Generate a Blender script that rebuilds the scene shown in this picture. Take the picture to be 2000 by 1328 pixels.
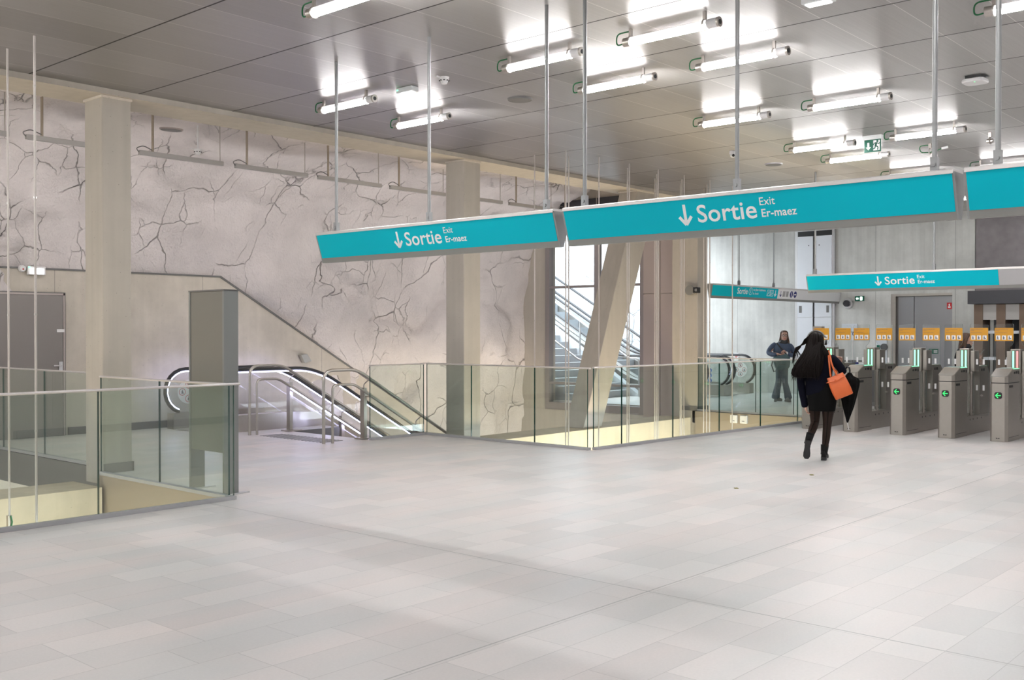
import bpy, bmesh, math, random
from mathutils import Vector, Matrix, noise, Euler
random.seed(7)
R = math.radians
for o in list(bpy.data.objects): bpy.data.objects.remove(o)
SC = bpy.context.scene
COL = SC.collection

# ---------------------------------------------------------------- camera, world, exposure
# building axes: +X runs along the beam, +Y towards the rock wall; the camera stands at the origin, 1.65 m up
cam_d = bpy.data.cameras.new('camera'); cam = bpy.data.objects.new('camera', cam_d); COL.objects.link(cam)
cam_d.sensor_width = 36.0; cam_d.lens = 36.0 * 2010.12 / 2000.0
cam_d.clip_start = 0.05; cam_d.clip_end = 200
cam.location = (0, 0, 1.65)
cam.rotation_euler = Euler((R(90 - 0.5416), 0, R(41.5254 - 90)), 'XYZ')
SC.camera = cam

world = bpy.data.worlds.new('world'); SC.world = world; world.use_nodes = True
bg = world.node_tree.nodes['Background']
bg.inputs['Color'].default_value = (0.86, 0.94, 1.0, 1)      # overcast daylight
bg.inputs['Strength'].default_value = 2.3

sun_d = bpy.data.lights.new('daylight_sun', 'SUN'); sun = bpy.data.objects.new('daylight_sun', sun_d); COL.objects.link(sun)
sun_d.energy = .5; sun_d.angle = R(40); sun_d.color = (0.84, 0.93, 1.0)
sun.location = (22, 30, 12); sun.rotation_euler = Euler((R(-38), 0, R(8)), 'XYZ')  # high soft daylight falling into the open stair court

vs = SC.view_settings
vs.view_transform = 'Standard'; vs.look = 'None'; vs.exposure = 2.14; vs.gamma = 1.0; vs.use_curve_mapping = False
SC.cycles.max_bounces = 10; SC.cycles.transparent_max_bounces = 24; SC.cycles.glossy_bounces = 5
SC.cycles.diffuse_bounces = 5; SC.cycles.caustics_reflective = False; SC.cycles.caustics_refractive = False
SC.cycles.sample_clamp_indirect = 6.0
SC.cycles.use_denoising = True

# ---------------------------------------------------------------- materials
def new_mat(name):
    m = bpy.data.materials.new(name); m.use_nodes = True
    nt = m.node_tree; b = nt.nodes['Principled BSDF']
    return m, nt, b
def N(nt, typ): return nt.nodes.new(typ)
def L(nt, a, b): nt.links.new(a, b)
def srgb(r, g, b):
    f = lambda c: (c/255/12.92) if c/255 <= .04045 else ((c/255+.055)/1.055)**2.4
    return (f(r), f(g), f(b), 1)
def plain(name, col, rough=.5, metal=0., noise_amt=.06, scale=8., bump=0., spec=.5):
    """a base colour broken up by procedural noise"""
    m, nt, b = new_mat(name)
    tc = N(nt, 'ShaderNodeTexCoord'); nz = N(nt, 'ShaderNodeTexNoise'); nz.inputs['Scale'].default_value = scale; nz.inputs['Detail'].default_value = 5
    L(nt, tc.outputs['Object'], nz.inputs['Vector'])
    mx = N(nt, 'ShaderNodeMixRGB'); mx.blend_type = 'MIX'
    c = Vector(col[:3])
    mx.inputs[1].default_value = (*(c*(1-noise_amt)), 1); mx.inputs[2].default_value = (*[min(1, x) for x in c*(1+noise_amt)], 1)
    L(nt, nz.outputs['Fac'], mx.inputs[0]); L(nt, mx.outputs[0], b.inputs['Base Color'])
    b.inputs['Roughness'].default_value = rough; b.inputs['Metallic'].default_value = metal
    b.inputs['Specular IOR Level'].default_value = spec
    if bump:
        bp = N(nt, 'ShaderNodeBump'); bp.inputs['Strength'].default_value = bump; bp.inputs['Distance'].default_value = .01
        L(nt, nz.outputs['Fac'], bp.inputs['Height']); L(nt, bp.outputs[0], b.inputs['Normal'])
    return m
def glow(name, col, strength):
    m, nt, b = new_mat(name)
    b.inputs['Base Color'].default_value = (*col[:3], 1)
    b.inputs['Emission Color'].default_value = (*col[:3], 1); b.inputs['Emission Strength'].default_value = strength
    return m
def glass_mat(name, tint, refl=1.0, rough=0.0):
    """thin pane: Fresnel mix of see-through tint and mirror"""
    m, nt, b = new_mat(name); nt.nodes.remove(b)
    out = nt.nodes['Material Output']
    tr = N(nt, 'ShaderNodeBsdfTransparent'); tr.inputs['Color'].default_value = (*tint, 1)
    gl = N(nt, 'ShaderNodeBsdfGlossy'); gl.inputs['Roughness'].default_value = rough; gl.inputs['Color'].default_value = (refl, refl, refl, 1)
    fr = N(nt, 'ShaderNodeFresnel'); gm = N(nt, 'ShaderNodeNewGeometry')
    io = N(nt, 'ShaderNodeMapRange'); io.inputs['To Min'].default_value = 1.5; io.inputs['To Max'].default_value = 1/1.5   # same reflectance on the way in and out
    L(nt, gm.outputs['Backfacing'], io.inputs['Value']); L(nt, io.outputs[0], fr.inputs['IOR'])
    mx = N(nt, 'ShaderNodeMixShader')
    L(nt, fr.outputs[0], mx.inputs[0]); L(nt, tr.outputs[0], mx.inputs[1]); L(nt, gl.outputs[0], mx.inputs[2]); L(nt, mx.outputs[0], out.inputs['Surface'])
    return m
def math_(nt, op, a, b=None, clamp=False):
    n = N(nt, 'ShaderNodeMath'); n.operation = op; n.use_clamp = clamp
    for i, v in enumerate((a, b)):
        if v is None: continue
        if isinstance(v, (int, float)): n.inputs[i].default_value = v
        else: L(nt, v, n.inputs[i])
    return n.outputs[0]
def line_mask(nt, coord, off, period, width):
    """1 on a line of the given width repeated every period"""
    f = math_(nt, 'FRACT', math_(nt, 'DIVIDE', math_(nt, 'SUBTRACT', coord, off - width/2), period))
    return math_(nt, 'LESS_THAN', f, width/period)

def make_floor():
    m, nt, b = new_mat('floor_stone')
    tc = N(nt, 'ShaderNodeTexCoord'); br = N(nt, 'ShaderNodeTexBrick')
    br.offset = .37; br.offset_frequency = 3; br.squash = 1.0
    mp = N(nt, 'ShaderNodeMapping'); mp.inputs['Location'].default_value = (.0, -.03, 0)
    L(nt, tc.outputs['Object'], mp.inputs[0]); L(nt, mp.outputs[0], br.inputs['Vector'])
    br.inputs['Scale'].default_value = 1.0; br.inputs['Brick Width'].default_value = .6; br.inputs['Row Height'].default_value = .3
    br.inputs['Mortar Size'].default_value = .0022; br.inputs['Mortar Smooth'].default_value = .2; br.inputs['Bias'].default_value = .0
    br.inputs['Color1'].default_value = (.635, .615, .605, 1); br.inputs['Color2'].default_value = (.735, .705, .69, 1); br.inputs['Mortar'].default_value = (.50, .48, .47, 1)
    # veins and clouds inside the slabs, pinkish in places
    n1 = N(nt, 'ShaderNodeTexNoise'); n1.inputs['Scale'].default_value = .55; n1.inputs['Detail'].default_value = 4
    mp2 = N(nt, 'ShaderNodeMapping'); mp2.inputs['Scale'].default_value = (1, 3.2, 1); mp2.inputs['Rotation'].default_value = (0, 0, .25)
    L(nt, tc.outputs['Object'], mp2.inputs[0]); L(nt, mp2.outputs[0], n1.inputs['Vector'])
    r1 = N(nt, 'ShaderNodeValToRGB'); r1.color_ramp.elements[0].position = .35; r1.color_ramp.elements[1].position = .68
    r1.color_ramp.elements[0].color = (.93, .945, .945, 1); r1.color_ramp.elements[1].color = (1.06, 1.0, .985, 1)
    L(nt, n1.outputs['Fac'], r1.inputs[0])
    m1 = N(nt, 'ShaderNodeMixRGB'); m1.blend_type = 'MULTIPLY'; m1.inputs[0].default_value = 1
    L(nt, br.outputs['Color'], m1.inputs[1]); L(nt, r1.outputs[0], m1.inputs[2])
    n2 = N(nt, 'ShaderNodeTexNoise'); n2.inputs['Scale'].default_value = 60; n2.inputs['Detail'].default_value = 3
    L(nt, tc.outputs['Object'], n2.inputs['Vector'])
    r2 = N(nt, 'ShaderNodeValToRGB'); r2.color_ramp.elements[0].color = (.93,)*3+(1,); r2.color_ramp.elements[1].color = (1.05,)*3+(1,)
    L(nt, n2.outputs['Fac'], r2.inputs[0])
    m2 = N(nt, 'ShaderNodeMixRGB'); m2.blend_type = 'MULTIPLY'; m2.inputs[0].default_value = 1
    L(nt, m1.outputs[0], m2.inputs[1]); L(nt, r2.outputs[0], m2.inputs[2])
    # the wider movement joints
    sx = N(nt, 'ShaderNodeSeparateXYZ'); L(nt, tc.outputs['Object'], sx.inputs[0])
    j1 = line_mask(nt, sx.outputs[0], 5.43, 9.0, .011); j2 = line_mask(nt, sx.outputs[1], 3.66, 9.0, .011)
    jm = math_(nt, 'MAXIMUM', j1, j2)
    m3 = N(nt, 'ShaderNodeMixRGB'); L(nt, jm, m3.inputs[0]); L(nt, m2.outputs[0], m3.inputs[1]); m3.inputs[2].default_value = (.40, .385, .375, 1)
    L(nt, m3.outputs[0], b.inputs['Base Color'])
    rr = N(nt, 'ShaderNodeMapRange'); rr.inputs['To Min'].default_value = .28; rr.inputs['To Max'].default_value = .46
    L(nt, n1.outputs['Fac'], rr.inputs['Value']); L(nt, rr.outputs[0], b.inputs['Roughness'])
    b.inputs['Specular IOR Level'].default_value = .5
    bp = N(nt, 'ShaderNodeBump'); bp.inputs['Strength'].default_value = .12; bp.inputs['Distance'].default_value = .004
    L(nt, n2.outputs['Fac'], bp.inputs['Height']); L(nt, bp.outputs[0], b.inputs['Normal'])
    return m

def make_ceiling():
    m, nt, b = new_mat('ceiling_metal')
    tc = N(nt, 'ShaderNodeTexCoord'); sx = N(nt, 'ShaderNodeSeparateXYZ'); L(nt, tc.outputs['Object'], sx.inputs[0])
    PX, OX, PY, OY = 1.27, 4.885, .635, 3.39
    dark = line_mask(nt, sx.outputs[0], OX, PX, .019)
    lite = line_mask(nt, sx.outputs[1], OY, PY, .006)
    ix = math_(nt, 'FLOOR', math_(nt, 'DIVIDE', math_(nt, 'SUBTRACT', sx.outputs[0], OX), PX))
    iy = math_(nt, 'FLOOR', math_(nt, 'DIVIDE', math_(nt, 'SUBTRACT', sx.outputs[1], OY), PY))
    cv = N(nt, 'ShaderNodeCombineXYZ'); L(nt, ix, cv.inputs[0]); L(nt, iy, cv.inputs[1])
    wn = N(nt, 'ShaderNodeTexWhiteNoise'); wn.noise_dimensions = '2D'; L(nt, cv.outputs[0], wn.inputs['Vector'])
    ramp = N(nt, 'ShaderNodeValToRGB'); ramp.color_ramp.interpolation = 'LINEAR'
    e = ramp.color_ramp.elements; e[0].position = 0; e[0].color = (.43, .42, .41, 1); e[1].position = 1; e[1].color = (.52, .51, .50, 1)
    d = e.new(.06); d.color = (.455, .445, .435, 1)
    L(nt, wn.outputs['Value'], ramp.inputs[0])
    # fine perforation rows
    wv = N(nt, 'ShaderNodeTexNoise'); wv.inputs['Scale'].default_value = 1; wv.inputs['Detail'].default_value = 2
    mp = N(nt, 'ShaderNodeMapping'); mp.inputs['Scale'].default_value = (1.2, 90, 1); L(nt, tc.outputs['Object'], mp.inputs[0]); L(nt, mp.outputs[0], wv.inputs['Vector'])
    rp = N(nt, 'ShaderNodeMapRange'); rp.inputs['To Min'].default_value = .9; rp.inputs['To Max'].default_value = 1.08; L(nt, wv.outputs['Fac'], rp.inputs['Value'])
    mg = N(nt, 'ShaderNodeMixRGB'); mg.blend_type = 'MULTIPLY'; mg.inputs[0].default_value = 1
    L(nt, ramp.outputs[0], mg.inputs[1]); L(nt, rp.outputs[0], mg.inputs[2])
    m1 = N(nt, 'ShaderNodeMixRGB'); L(nt, lite, m1.inputs[0]); L(nt, mg.outputs[0], m1.inputs[1]); m1.inputs[2].default_value = (.78, .76, .73, 1)
    m2 = N(nt, 'ShaderNodeMixRGB'); L(nt, dark, m2.inputs[0]); L(nt, m1.outputs[0], m2.inputs[1]); m2.inputs[2].default_value = (.03, .025, .02, 1)
    L(nt, m2.outputs[0], b.inputs['Base Color'])
    b.inputs['Metallic'].default_value = 1.0
    b.inputs['Roughness'].default_value = .43
    b.inputs['Anisotropic'].default_value = .9
    tg = N(nt, 'ShaderNodeCombineXYZ'); tg.inputs[0].default_value = 1.0
    L(nt, tg.outputs[0], b.inputs['Tangent'])       # brushed along the panels
    # panels bow very slightly
    n2 = N(nt, 'ShaderNodeTexNoise'); n2.inputs['Scale'].default_value = .9; n2.inputs['Detail'].default_value = 1
    L(nt, tc.outputs['Object'], n2.inputs['Vector'])
    bp = N(nt, 'ShaderNodeBump'); bp.inputs['Strength'].default_value = .25; bp.inputs['Distance'].default_value = .03
    L(nt, n2.outputs['Fac'], bp.inputs['Height']); L(nt, bp.outputs[0], b.inputs['Normal'])
    return m

def make_concrete(name, base, streak=.12, joints=None, rough=.75, blotch=.14):
    m, nt, b = new_mat(name)
    tc = N(nt, 'ShaderNodeTexCoord')
    n1 = N(nt, 'ShaderNodeTexNoise'); n1.inputs['Scale'].default_value = 1.1; n1.inputs['Detail'].default_value = 7; n1.inputs['Roughness'].default_value = .65
    L(nt, tc.outputs['Object'], n1.inputs['Vector'])
    mp = N(nt, 'ShaderNodeMapping'); mp.inputs['Scale'].default_value = (5, 5, .25); L(nt, tc.outputs['Object'], mp.inputs[0])
    n2 = N(nt, 'ShaderNodeTexNoise'); n2.inputs['Scale'].default_value = 1.6; n2.inputs['Detail'].default_value = 4; L(nt, mp.outputs[0], n2.inputs['Vector'])
    n3 = N(nt, 'ShaderNodeTexVoronoi'); n3.inputs['Scale'].default_value = 14; L(nt, tc.outputs['Object'], n3.inputs['Vector'])
    c = Vector(base[:3])
    r1 = N(nt, 'ShaderNodeMapRange'); r1.inputs['From Min'].default_value = .3; r1.inputs['From Max'].default_value = .7; r1.inputs['To Min'].default_value = 1-blotch; r1.inputs['To Max'].default_value = 1+blotch; L(nt, n1.outputs['Fac'], r1.inputs['Value'])
    r2 = N(nt, 'ShaderNodeMapRange'); r2.inputs['From Min'].default_value = .3; r2.inputs['From Max'].default_value = .7; r2.inputs['To Min'].default_value = 1-streak; r2.inputs['To Max'].default_value = 1+streak*.6; L(nt, n2.outputs['Fac'], r2.inputs['Value'])
    pit = math_(nt, 'LESS_THAN', n3.outputs['Distance'], .07)
    pf = math_(nt, 'SUBTRACT', 1.0, math_(nt, 'MULTIPLY', pit, .35))
    f = math_(nt, 'MULTIPLY', math_(nt, 'MULTIPLY', r1.outputs[0], r2.outputs[0]), pf)
    if joints:
        sx = N(nt, 'ShaderNodeSeparateXYZ'); L(nt, tc.outputs['Object'], sx.inputs[0])
        for ax, off, per, wd in joints:
            lm = line_mask(nt, sx.outputs[ax], off, per, wd)
            f = math_(nt, 'MULTIPLY', f, math_(nt, 'SUBTRACT', 1.0, math_(nt, 'MULTIPLY', lm, .35)))
    mx = N(nt, 'ShaderNodeMixRGB'); mx.blend_type = 'MULTIPLY'; mx.inputs[0].default_value = 1
    mx.inputs[1].default_value = (*c, 1); L(nt, f, mx.inputs[2]); L(nt, mx.outputs[0], b.inputs['Base Color'])
    b.inputs['Roughness'].default_value = rough; b.inputs['Specular IOR Level'].default_value = .3
    bp = N(nt, 'ShaderNodeBump'); bp.inputs['Strength'].default_value = .25; bp.inputs['Distance'].default_value = .008
    L(nt, f, bp.inputs['Height']); L(nt, bp.outputs[0], b.inputs['Normal'])
    return m

def make_rock(name, base, crack=(.10, .085, .08), crack_amt=1.):
    m, nt, b = new_mat(name)
    tc = N(nt, 'ShaderNodeTexCoord')
    # wandering coordinates so the cracks run crooked
    nd = N(nt, 'ShaderNodeTexNoise'); nd.inputs['Scale'].default_value = 1.5; nd.inputs['Detail'].default_value = 5; nd.inputs['Roughness'].default_value = .5
    L(nt, tc.outputs['Object'], nd.inputs['Vector'])
    sb = N(nt, 'ShaderNodeVectorMath'); sb.operation = 'SUBTRACT'; L(nt, nd.outputs['Color'], sb.inputs[0]); sb.inputs[1].default_value = (.5, .5, .5)
    sc = N(nt, 'ShaderNodeVectorMath'); sc.operation = 'SCALE'; sc.inputs['Scale'].default_value = .52; L(nt, sb.outputs[0], sc.inputs[0])
    ad = N(nt, 'ShaderNodeVectorMath'); ad.operation = 'ADD'; L(nt, tc.outputs['Object'], ad.inputs[0]); L(nt, sc.outputs[0], ad.inputs[1])
    mp = N(nt, 'ShaderNodeMapping'); mp.inputs['Rotation'].default_value = (0, R(35), 0); mp.inputs['Scale'].default_value = (1, .6, .62); L(nt, ad.outputs[0], mp.inputs[0])
    v1 = N(nt, 'ShaderNodeTexVoronoi'); v1.feature = 'DISTANCE_TO_EDGE'; v1.inputs['Scale'].default_value = .78; L(nt, mp.outputs[0], v1.inputs['Vector'])
    v2 = N(nt, 'ShaderNodeTexVoronoi'); v2.feature = 'DISTANCE_TO_EDGE'; v2.inputs['Scale'].default_value = 2.1; L(nt, mp.outputs[0], v2.inputs['Vector'])
    nm = N(nt, 'ShaderNodeTexNoise'); nm.inputs['Scale'].default_value = 1.3; nm.inputs['Detail'].default_value = 3; L(nt, tc.outputs['Object'], nm.inputs['Vector'])
    def crackmask(v, w, lo, hi):
        a = N(nt, 'ShaderNodeMapRange'); a.inputs['From Min'].default_value = 0; a.inputs['From Max'].default_value = w; a.inputs['To Min'].default_value = 1; a.inputs['To Max'].default_value = 0
        L(nt, v.outputs['Distance'], a.inputs['Value'])
        g = N(nt, 'ShaderNodeMapRange'); g.inputs['From Min'].default_value = lo; g.inputs['From Max'].default_value = hi; L(nt, nm.outputs['Fac'], g.inputs['Value'])
        return math_(nt, 'MULTIPLY', a.outputs[0], g.outputs[0])
    c1 = crackmask(v1, .0075, .38, .60); c2 = crackmask(v2, .012, .47, .66)
    ck = math_(nt, 'MAXIMUM', c1, math_(nt, 'MULTIPLY', c2, .7))
    n1 = N(nt, 'ShaderNodeTexNoise'); n1.inputs['Scale'].default_value = .9; n1.inputs['Detail'].default_value = 8; n1.inputs['Roughness'].default_value = .62; L(nt, ad.outputs[0], n1.inputs['Vector'])
    r1 = N(nt, 'ShaderNodeValToRGB'); e = r1.color_ramp.elements; e[0].position = .33; e[1].position = .66
    c = Vector(base[:3]); e[0].color = (*(c*.86), 1); e[1].color = (*(c*1.08), 1)
    L(nt, n1.outputs['Fac'], r1.inputs[0])
    mx = N(nt, 'ShaderNodeMixRGB'); L(nt, math_(nt, 'MULTIPLY', ck, .46*crack_amt), mx.inputs[0]); L(nt, r1.outputs[0], mx.inputs[1]); mx.inputs[2].default_value = (*crack, 1)
    L(nt, mx.outputs[0], b.inputs['Base Color']); b.inputs['Roughness'].default_value = .85; b.inputs['Specular IOR Level'].default_value = .2
    n4 = N(nt, 'ShaderNodeTexNoise'); n4.inputs['Scale'].default_value = 26; n4.inputs['Detail'].default_value = 5; L(nt, tc.outputs['Object'], n4.inputs['Vector'])
    h = math_(nt, 'ADD', math_(nt, 'MULTIPLY', n4.outputs['Fac'], .35), math_(nt, 'MULTIPLY', ck, -1.2))
    n5 = N(nt, 'ShaderNodeTexNoise'); n5.noise_type = 'RIDGED_MULTIFRACTAL'; n5.inputs['Scale'].default_value = .95; n5.inputs['Detail'].default_value = 6; n5.inputs['Roughness'].default_value = .55
    mp5 = N(nt, 'ShaderNodeMapping'); mp5.inputs['Rotation'].default_value = (.3, R(-28), 0); mp5.inputs['Scale'].default_value = (.55, 1, 1.35); L(nt, ad.outputs[0], mp5.inputs[0]); L(nt, mp5.outputs[0], n5.inputs['Vector'])
    h = math_(nt, 'ADD', h, math_(nt, 'MULTIPLY', n1.outputs['Fac'], 1.6))
    h = math_(nt, 'ADD', h, math_(nt, 'MULTIPLY', n5.outputs['Fac'], 1.3))
    bp = N(nt, 'ShaderNodeBump'); bp.inputs['Strength'].default_value = .85; bp.inputs['Distance'].default_value = .055
    L(nt, h, bp.inputs['Height']); L(nt, bp.outputs[0], b.inputs['Normal'])
    return m

M = dict(
    floor=make_floor(), ceiling=make_ceiling(),
    conc=make_concrete('concrete_warm', (.62, .565, .49), .05, joints=[(0, 7.3, 2.6, .012)]),
    conc_col=make_concrete('concrete_column', (.47, .43, .375), .06, blotch=.07),
    conc_grey=make_concrete('concrete_grey', (.58, .575, .545), .10, joints=[(1, 10.1, 1.9, .014)]),
    conc_yel=make_concrete('concrete_cream', (.56, .49, .37), .06),
    rock=make_rock('sprayed_rock', (.735, .68, .67)),
    rock_white=make_rock('white_rock', (.60, .63, .66), crack_amt=.25),
    tan=plain('tan_metal_panel', (.42, .36, .29, 1), .38, .55, .04, 2),
    pinkmetal=plain('clad_panel', (.45, .39, .37, 1), .34, .5, .05, 1.2),
    grey_dark=plain('dark_grey_paint', (.17, .165, .16, 1), .45, .2, .04, 3),
    fascia=plain('slate_fascia', (.20, .19, .18, 1), .5, .2, .04, 3),
    taupe=plain('taupe_paint', (.20, .187, .163, 1), .45, .1, .03, 4),
    taupe_side=plain('grey_side_paint', (.23, .235, .228, 1), .4, .2, .03, 4),
    door=plain('door_paint', (.26, .235, .225, 1), .35, .3, .04, 3),
    frame=plain('window_frame_paint', (.29, .26, .26, 1), .4, .3, .04, 4),
    steel=plain('brushed_steel', (.50, .465, .43, 1), .32, .9, .05, 30),
    steel_lt=plain('light_steel', (.66, .66, .67, 1), .3, .9, .04, 20),
    gate=plain('gate_steel', (.37, .34, .305, 1), .36, .6, .05, 18),
    gate_top=plain('gate_top_steel', (.66, .63, .6, 1), .3, .8, .04, 18),
    rod=plain('galvanised_rod', (.30, .305, .305, 1), .42, .4, .05, 20),
    cable=plain('pale_cable', (.55, .50, .465, 1), .5, .1, .03, 20),
    alu=plain('sign_aluminium', (.62, .585, .57, 1), .4, .2, .03, 6),
    signgrey=plain('sign_grey', (.27, .265, .25, 1), .5, .2, .03, 6),
    signpale=plain('sign_pale_face', (.42, .41, .415, 1), .5, .0, .02, 6),
    teal=plain('teal_face', (.0, .47, .57, 1), .5, .0, .02, 3, spec=.15),
    white=plain('white_paint', (.84, .83, .83, 1), .45, .0, .02, 8),
    black=plain('black_plastic', (.016, .016, .017, 1), .4, .0, .1, 10),
    rubber=plain('handrail_rubber', (.02, .022, .026, 1), .35, .0, .1, 10),
    navy=plain('navy_ink', (.02, .025, .16, 1), .5),
    green=plain('green_wire', (.0, .13, .035, 1), .5),
    greensign=plain('green_plate', (.0, .10, .06, 1), .4),
    red=plain('red_plate', (.55, .02, .025, 1), .45),
    yellow=plain('yellow_sticker', (.64, .30, .015, 1), .5, 0, .02, 10),
    pict=plain('picto_grey', (.10, .11, .13, 1), .5),
    pictred=plain('picto_red', (.55, .07, .07, 1), .5),
    pictblue=plain('picto_blue', (.05, .16, .55, 1), .5),
    stepgrey=plain('step_grey', (.30, .32, .34, 1), .6, 0, .1, 6),
    bar_grey=plain('bar_grey', (.45, .435, .42, 1), .5, .1, .03, 8),
    channel=plain('channel_aluminium', (.43, .43, .44, 1), .45, .3, .03, 8),
    stair_dark=plain('stair_grey', (.10, .105, .13, 1), .6, 0, .1, 6),
    stone_step=plain('stone_step', (.40, .42, .44, 1), .7, 0, .12, 5),
    stonewhite=plain('white_stringer', (.60, .63, .67, 1), .6, 0, .03, 5),
    brown=plain('brown_panel', (.15, .10, .07, 1), .55, 0, .08, 5),
    greypanel=plain('grey_panel', (.38, .365, .35, 1), .55, 0, .06, 5),
    anthracite=plain('anthracite', (.045, .045, .052, 1), .5, .1, .05, 6),
    liftdoor=plain('lift_door_steel', (.36, .36, .38, 1), .32, .7, .05, 2),
    silver_cab=plain('silver_cabinet', (.74, .76, .80, 1), .35, .3, .03, 3),
    darkmetal=plain('dark_rolled_metal', (.16, .148, .155, 1), .35, .7, .25, 5, bump=.2),
    tube=glow('tube_light', (1.0, .985, .985), 30.),
    tube_top=glow('tube_top_cover', (1.0, .96, .96), .22),
    led=glow('led_strip', (.62, .62, 1.0), 6.0),
    ledgreen=glow('led_green', (.22, .90, .42), .5),
    ledred=glow('led_red', (1.0, .25, .25), .34),
    arrowgreen=glow('arrow_green', (.04, .9, .16), .28),
    exitglow=glow('exit_panel_light', (.75, 1.0, .86), .5),
    emwhite=glow('emergency_lens', (.95, .96, 1.0), .6),
    wash=glow('wall_washer_lens', (1., .97, .95), 18.),
    glass=glass_mat('balustrade_glass', (.90, .94, .92)),
    glass_clear=glass_mat('clear_glass', (.97, .98, .98), .5),
    glass_win=glass_mat('window_glass', (.97, .985, .99)),
    glass_edge=plain('glass_edge', (.01, .06, .05, 1), .12, 0, .1, 10),
    glass_edge_lt=plain('glass_edge_pale', (.42, .52, .5, 1), .2, 0, .05, 10),
    clear_lens=plain('clear_plastic', (.82, .84, .84, 1), .15, 0, .03, 10),
    skin=plain('skin', (.52, .31, .235, 1), .5, 0, .06, 20),
    tights=plain('sheer_black_tights', (.022, .0115, .008, 1), .55, 0, .15, 15, spec=.2),
    hair_dark=plain('dark_brown_hair', (.0050, .0027, .0021, 1), .55, 0, .5, 40, spec=.12),
    hair_brown=plain('brown_hair', (.08, .042, .024, 1), .55, 0, .3, 40),
    navywool=plain('navy_wool', (.0045, .005, .011, 1), .9, 0, .2, 60, spec=.1),
    blackcloth=plain('black_cloth', (.0035, .0035, .0035, 1), .85, 0, .2, 60, spec=.12),
    leather_black=plain('black_leather', (.006, .0055, .0055, 1), .5, 0, .2, 30, spec=.22),
    orange=plain('orange_leather', (.62, .125, .028, 1), .45, 0, .08, 20),
    denim=plain('blue_grey_denim', (.085, .105, .13, 1), .85, 0, .2, 30),
    jacketblue=plain('blue_padded_jacket', (.05, .072, .12, 1), .7, 0, .3, 14),
    tealbag=plain('teal_nylon', (.045, .09, .10, 1), .6, 0, .15, 14),
    leafgreen=plain('dry_leaf', (.25, .22, .05, 1), .7),
)

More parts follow.
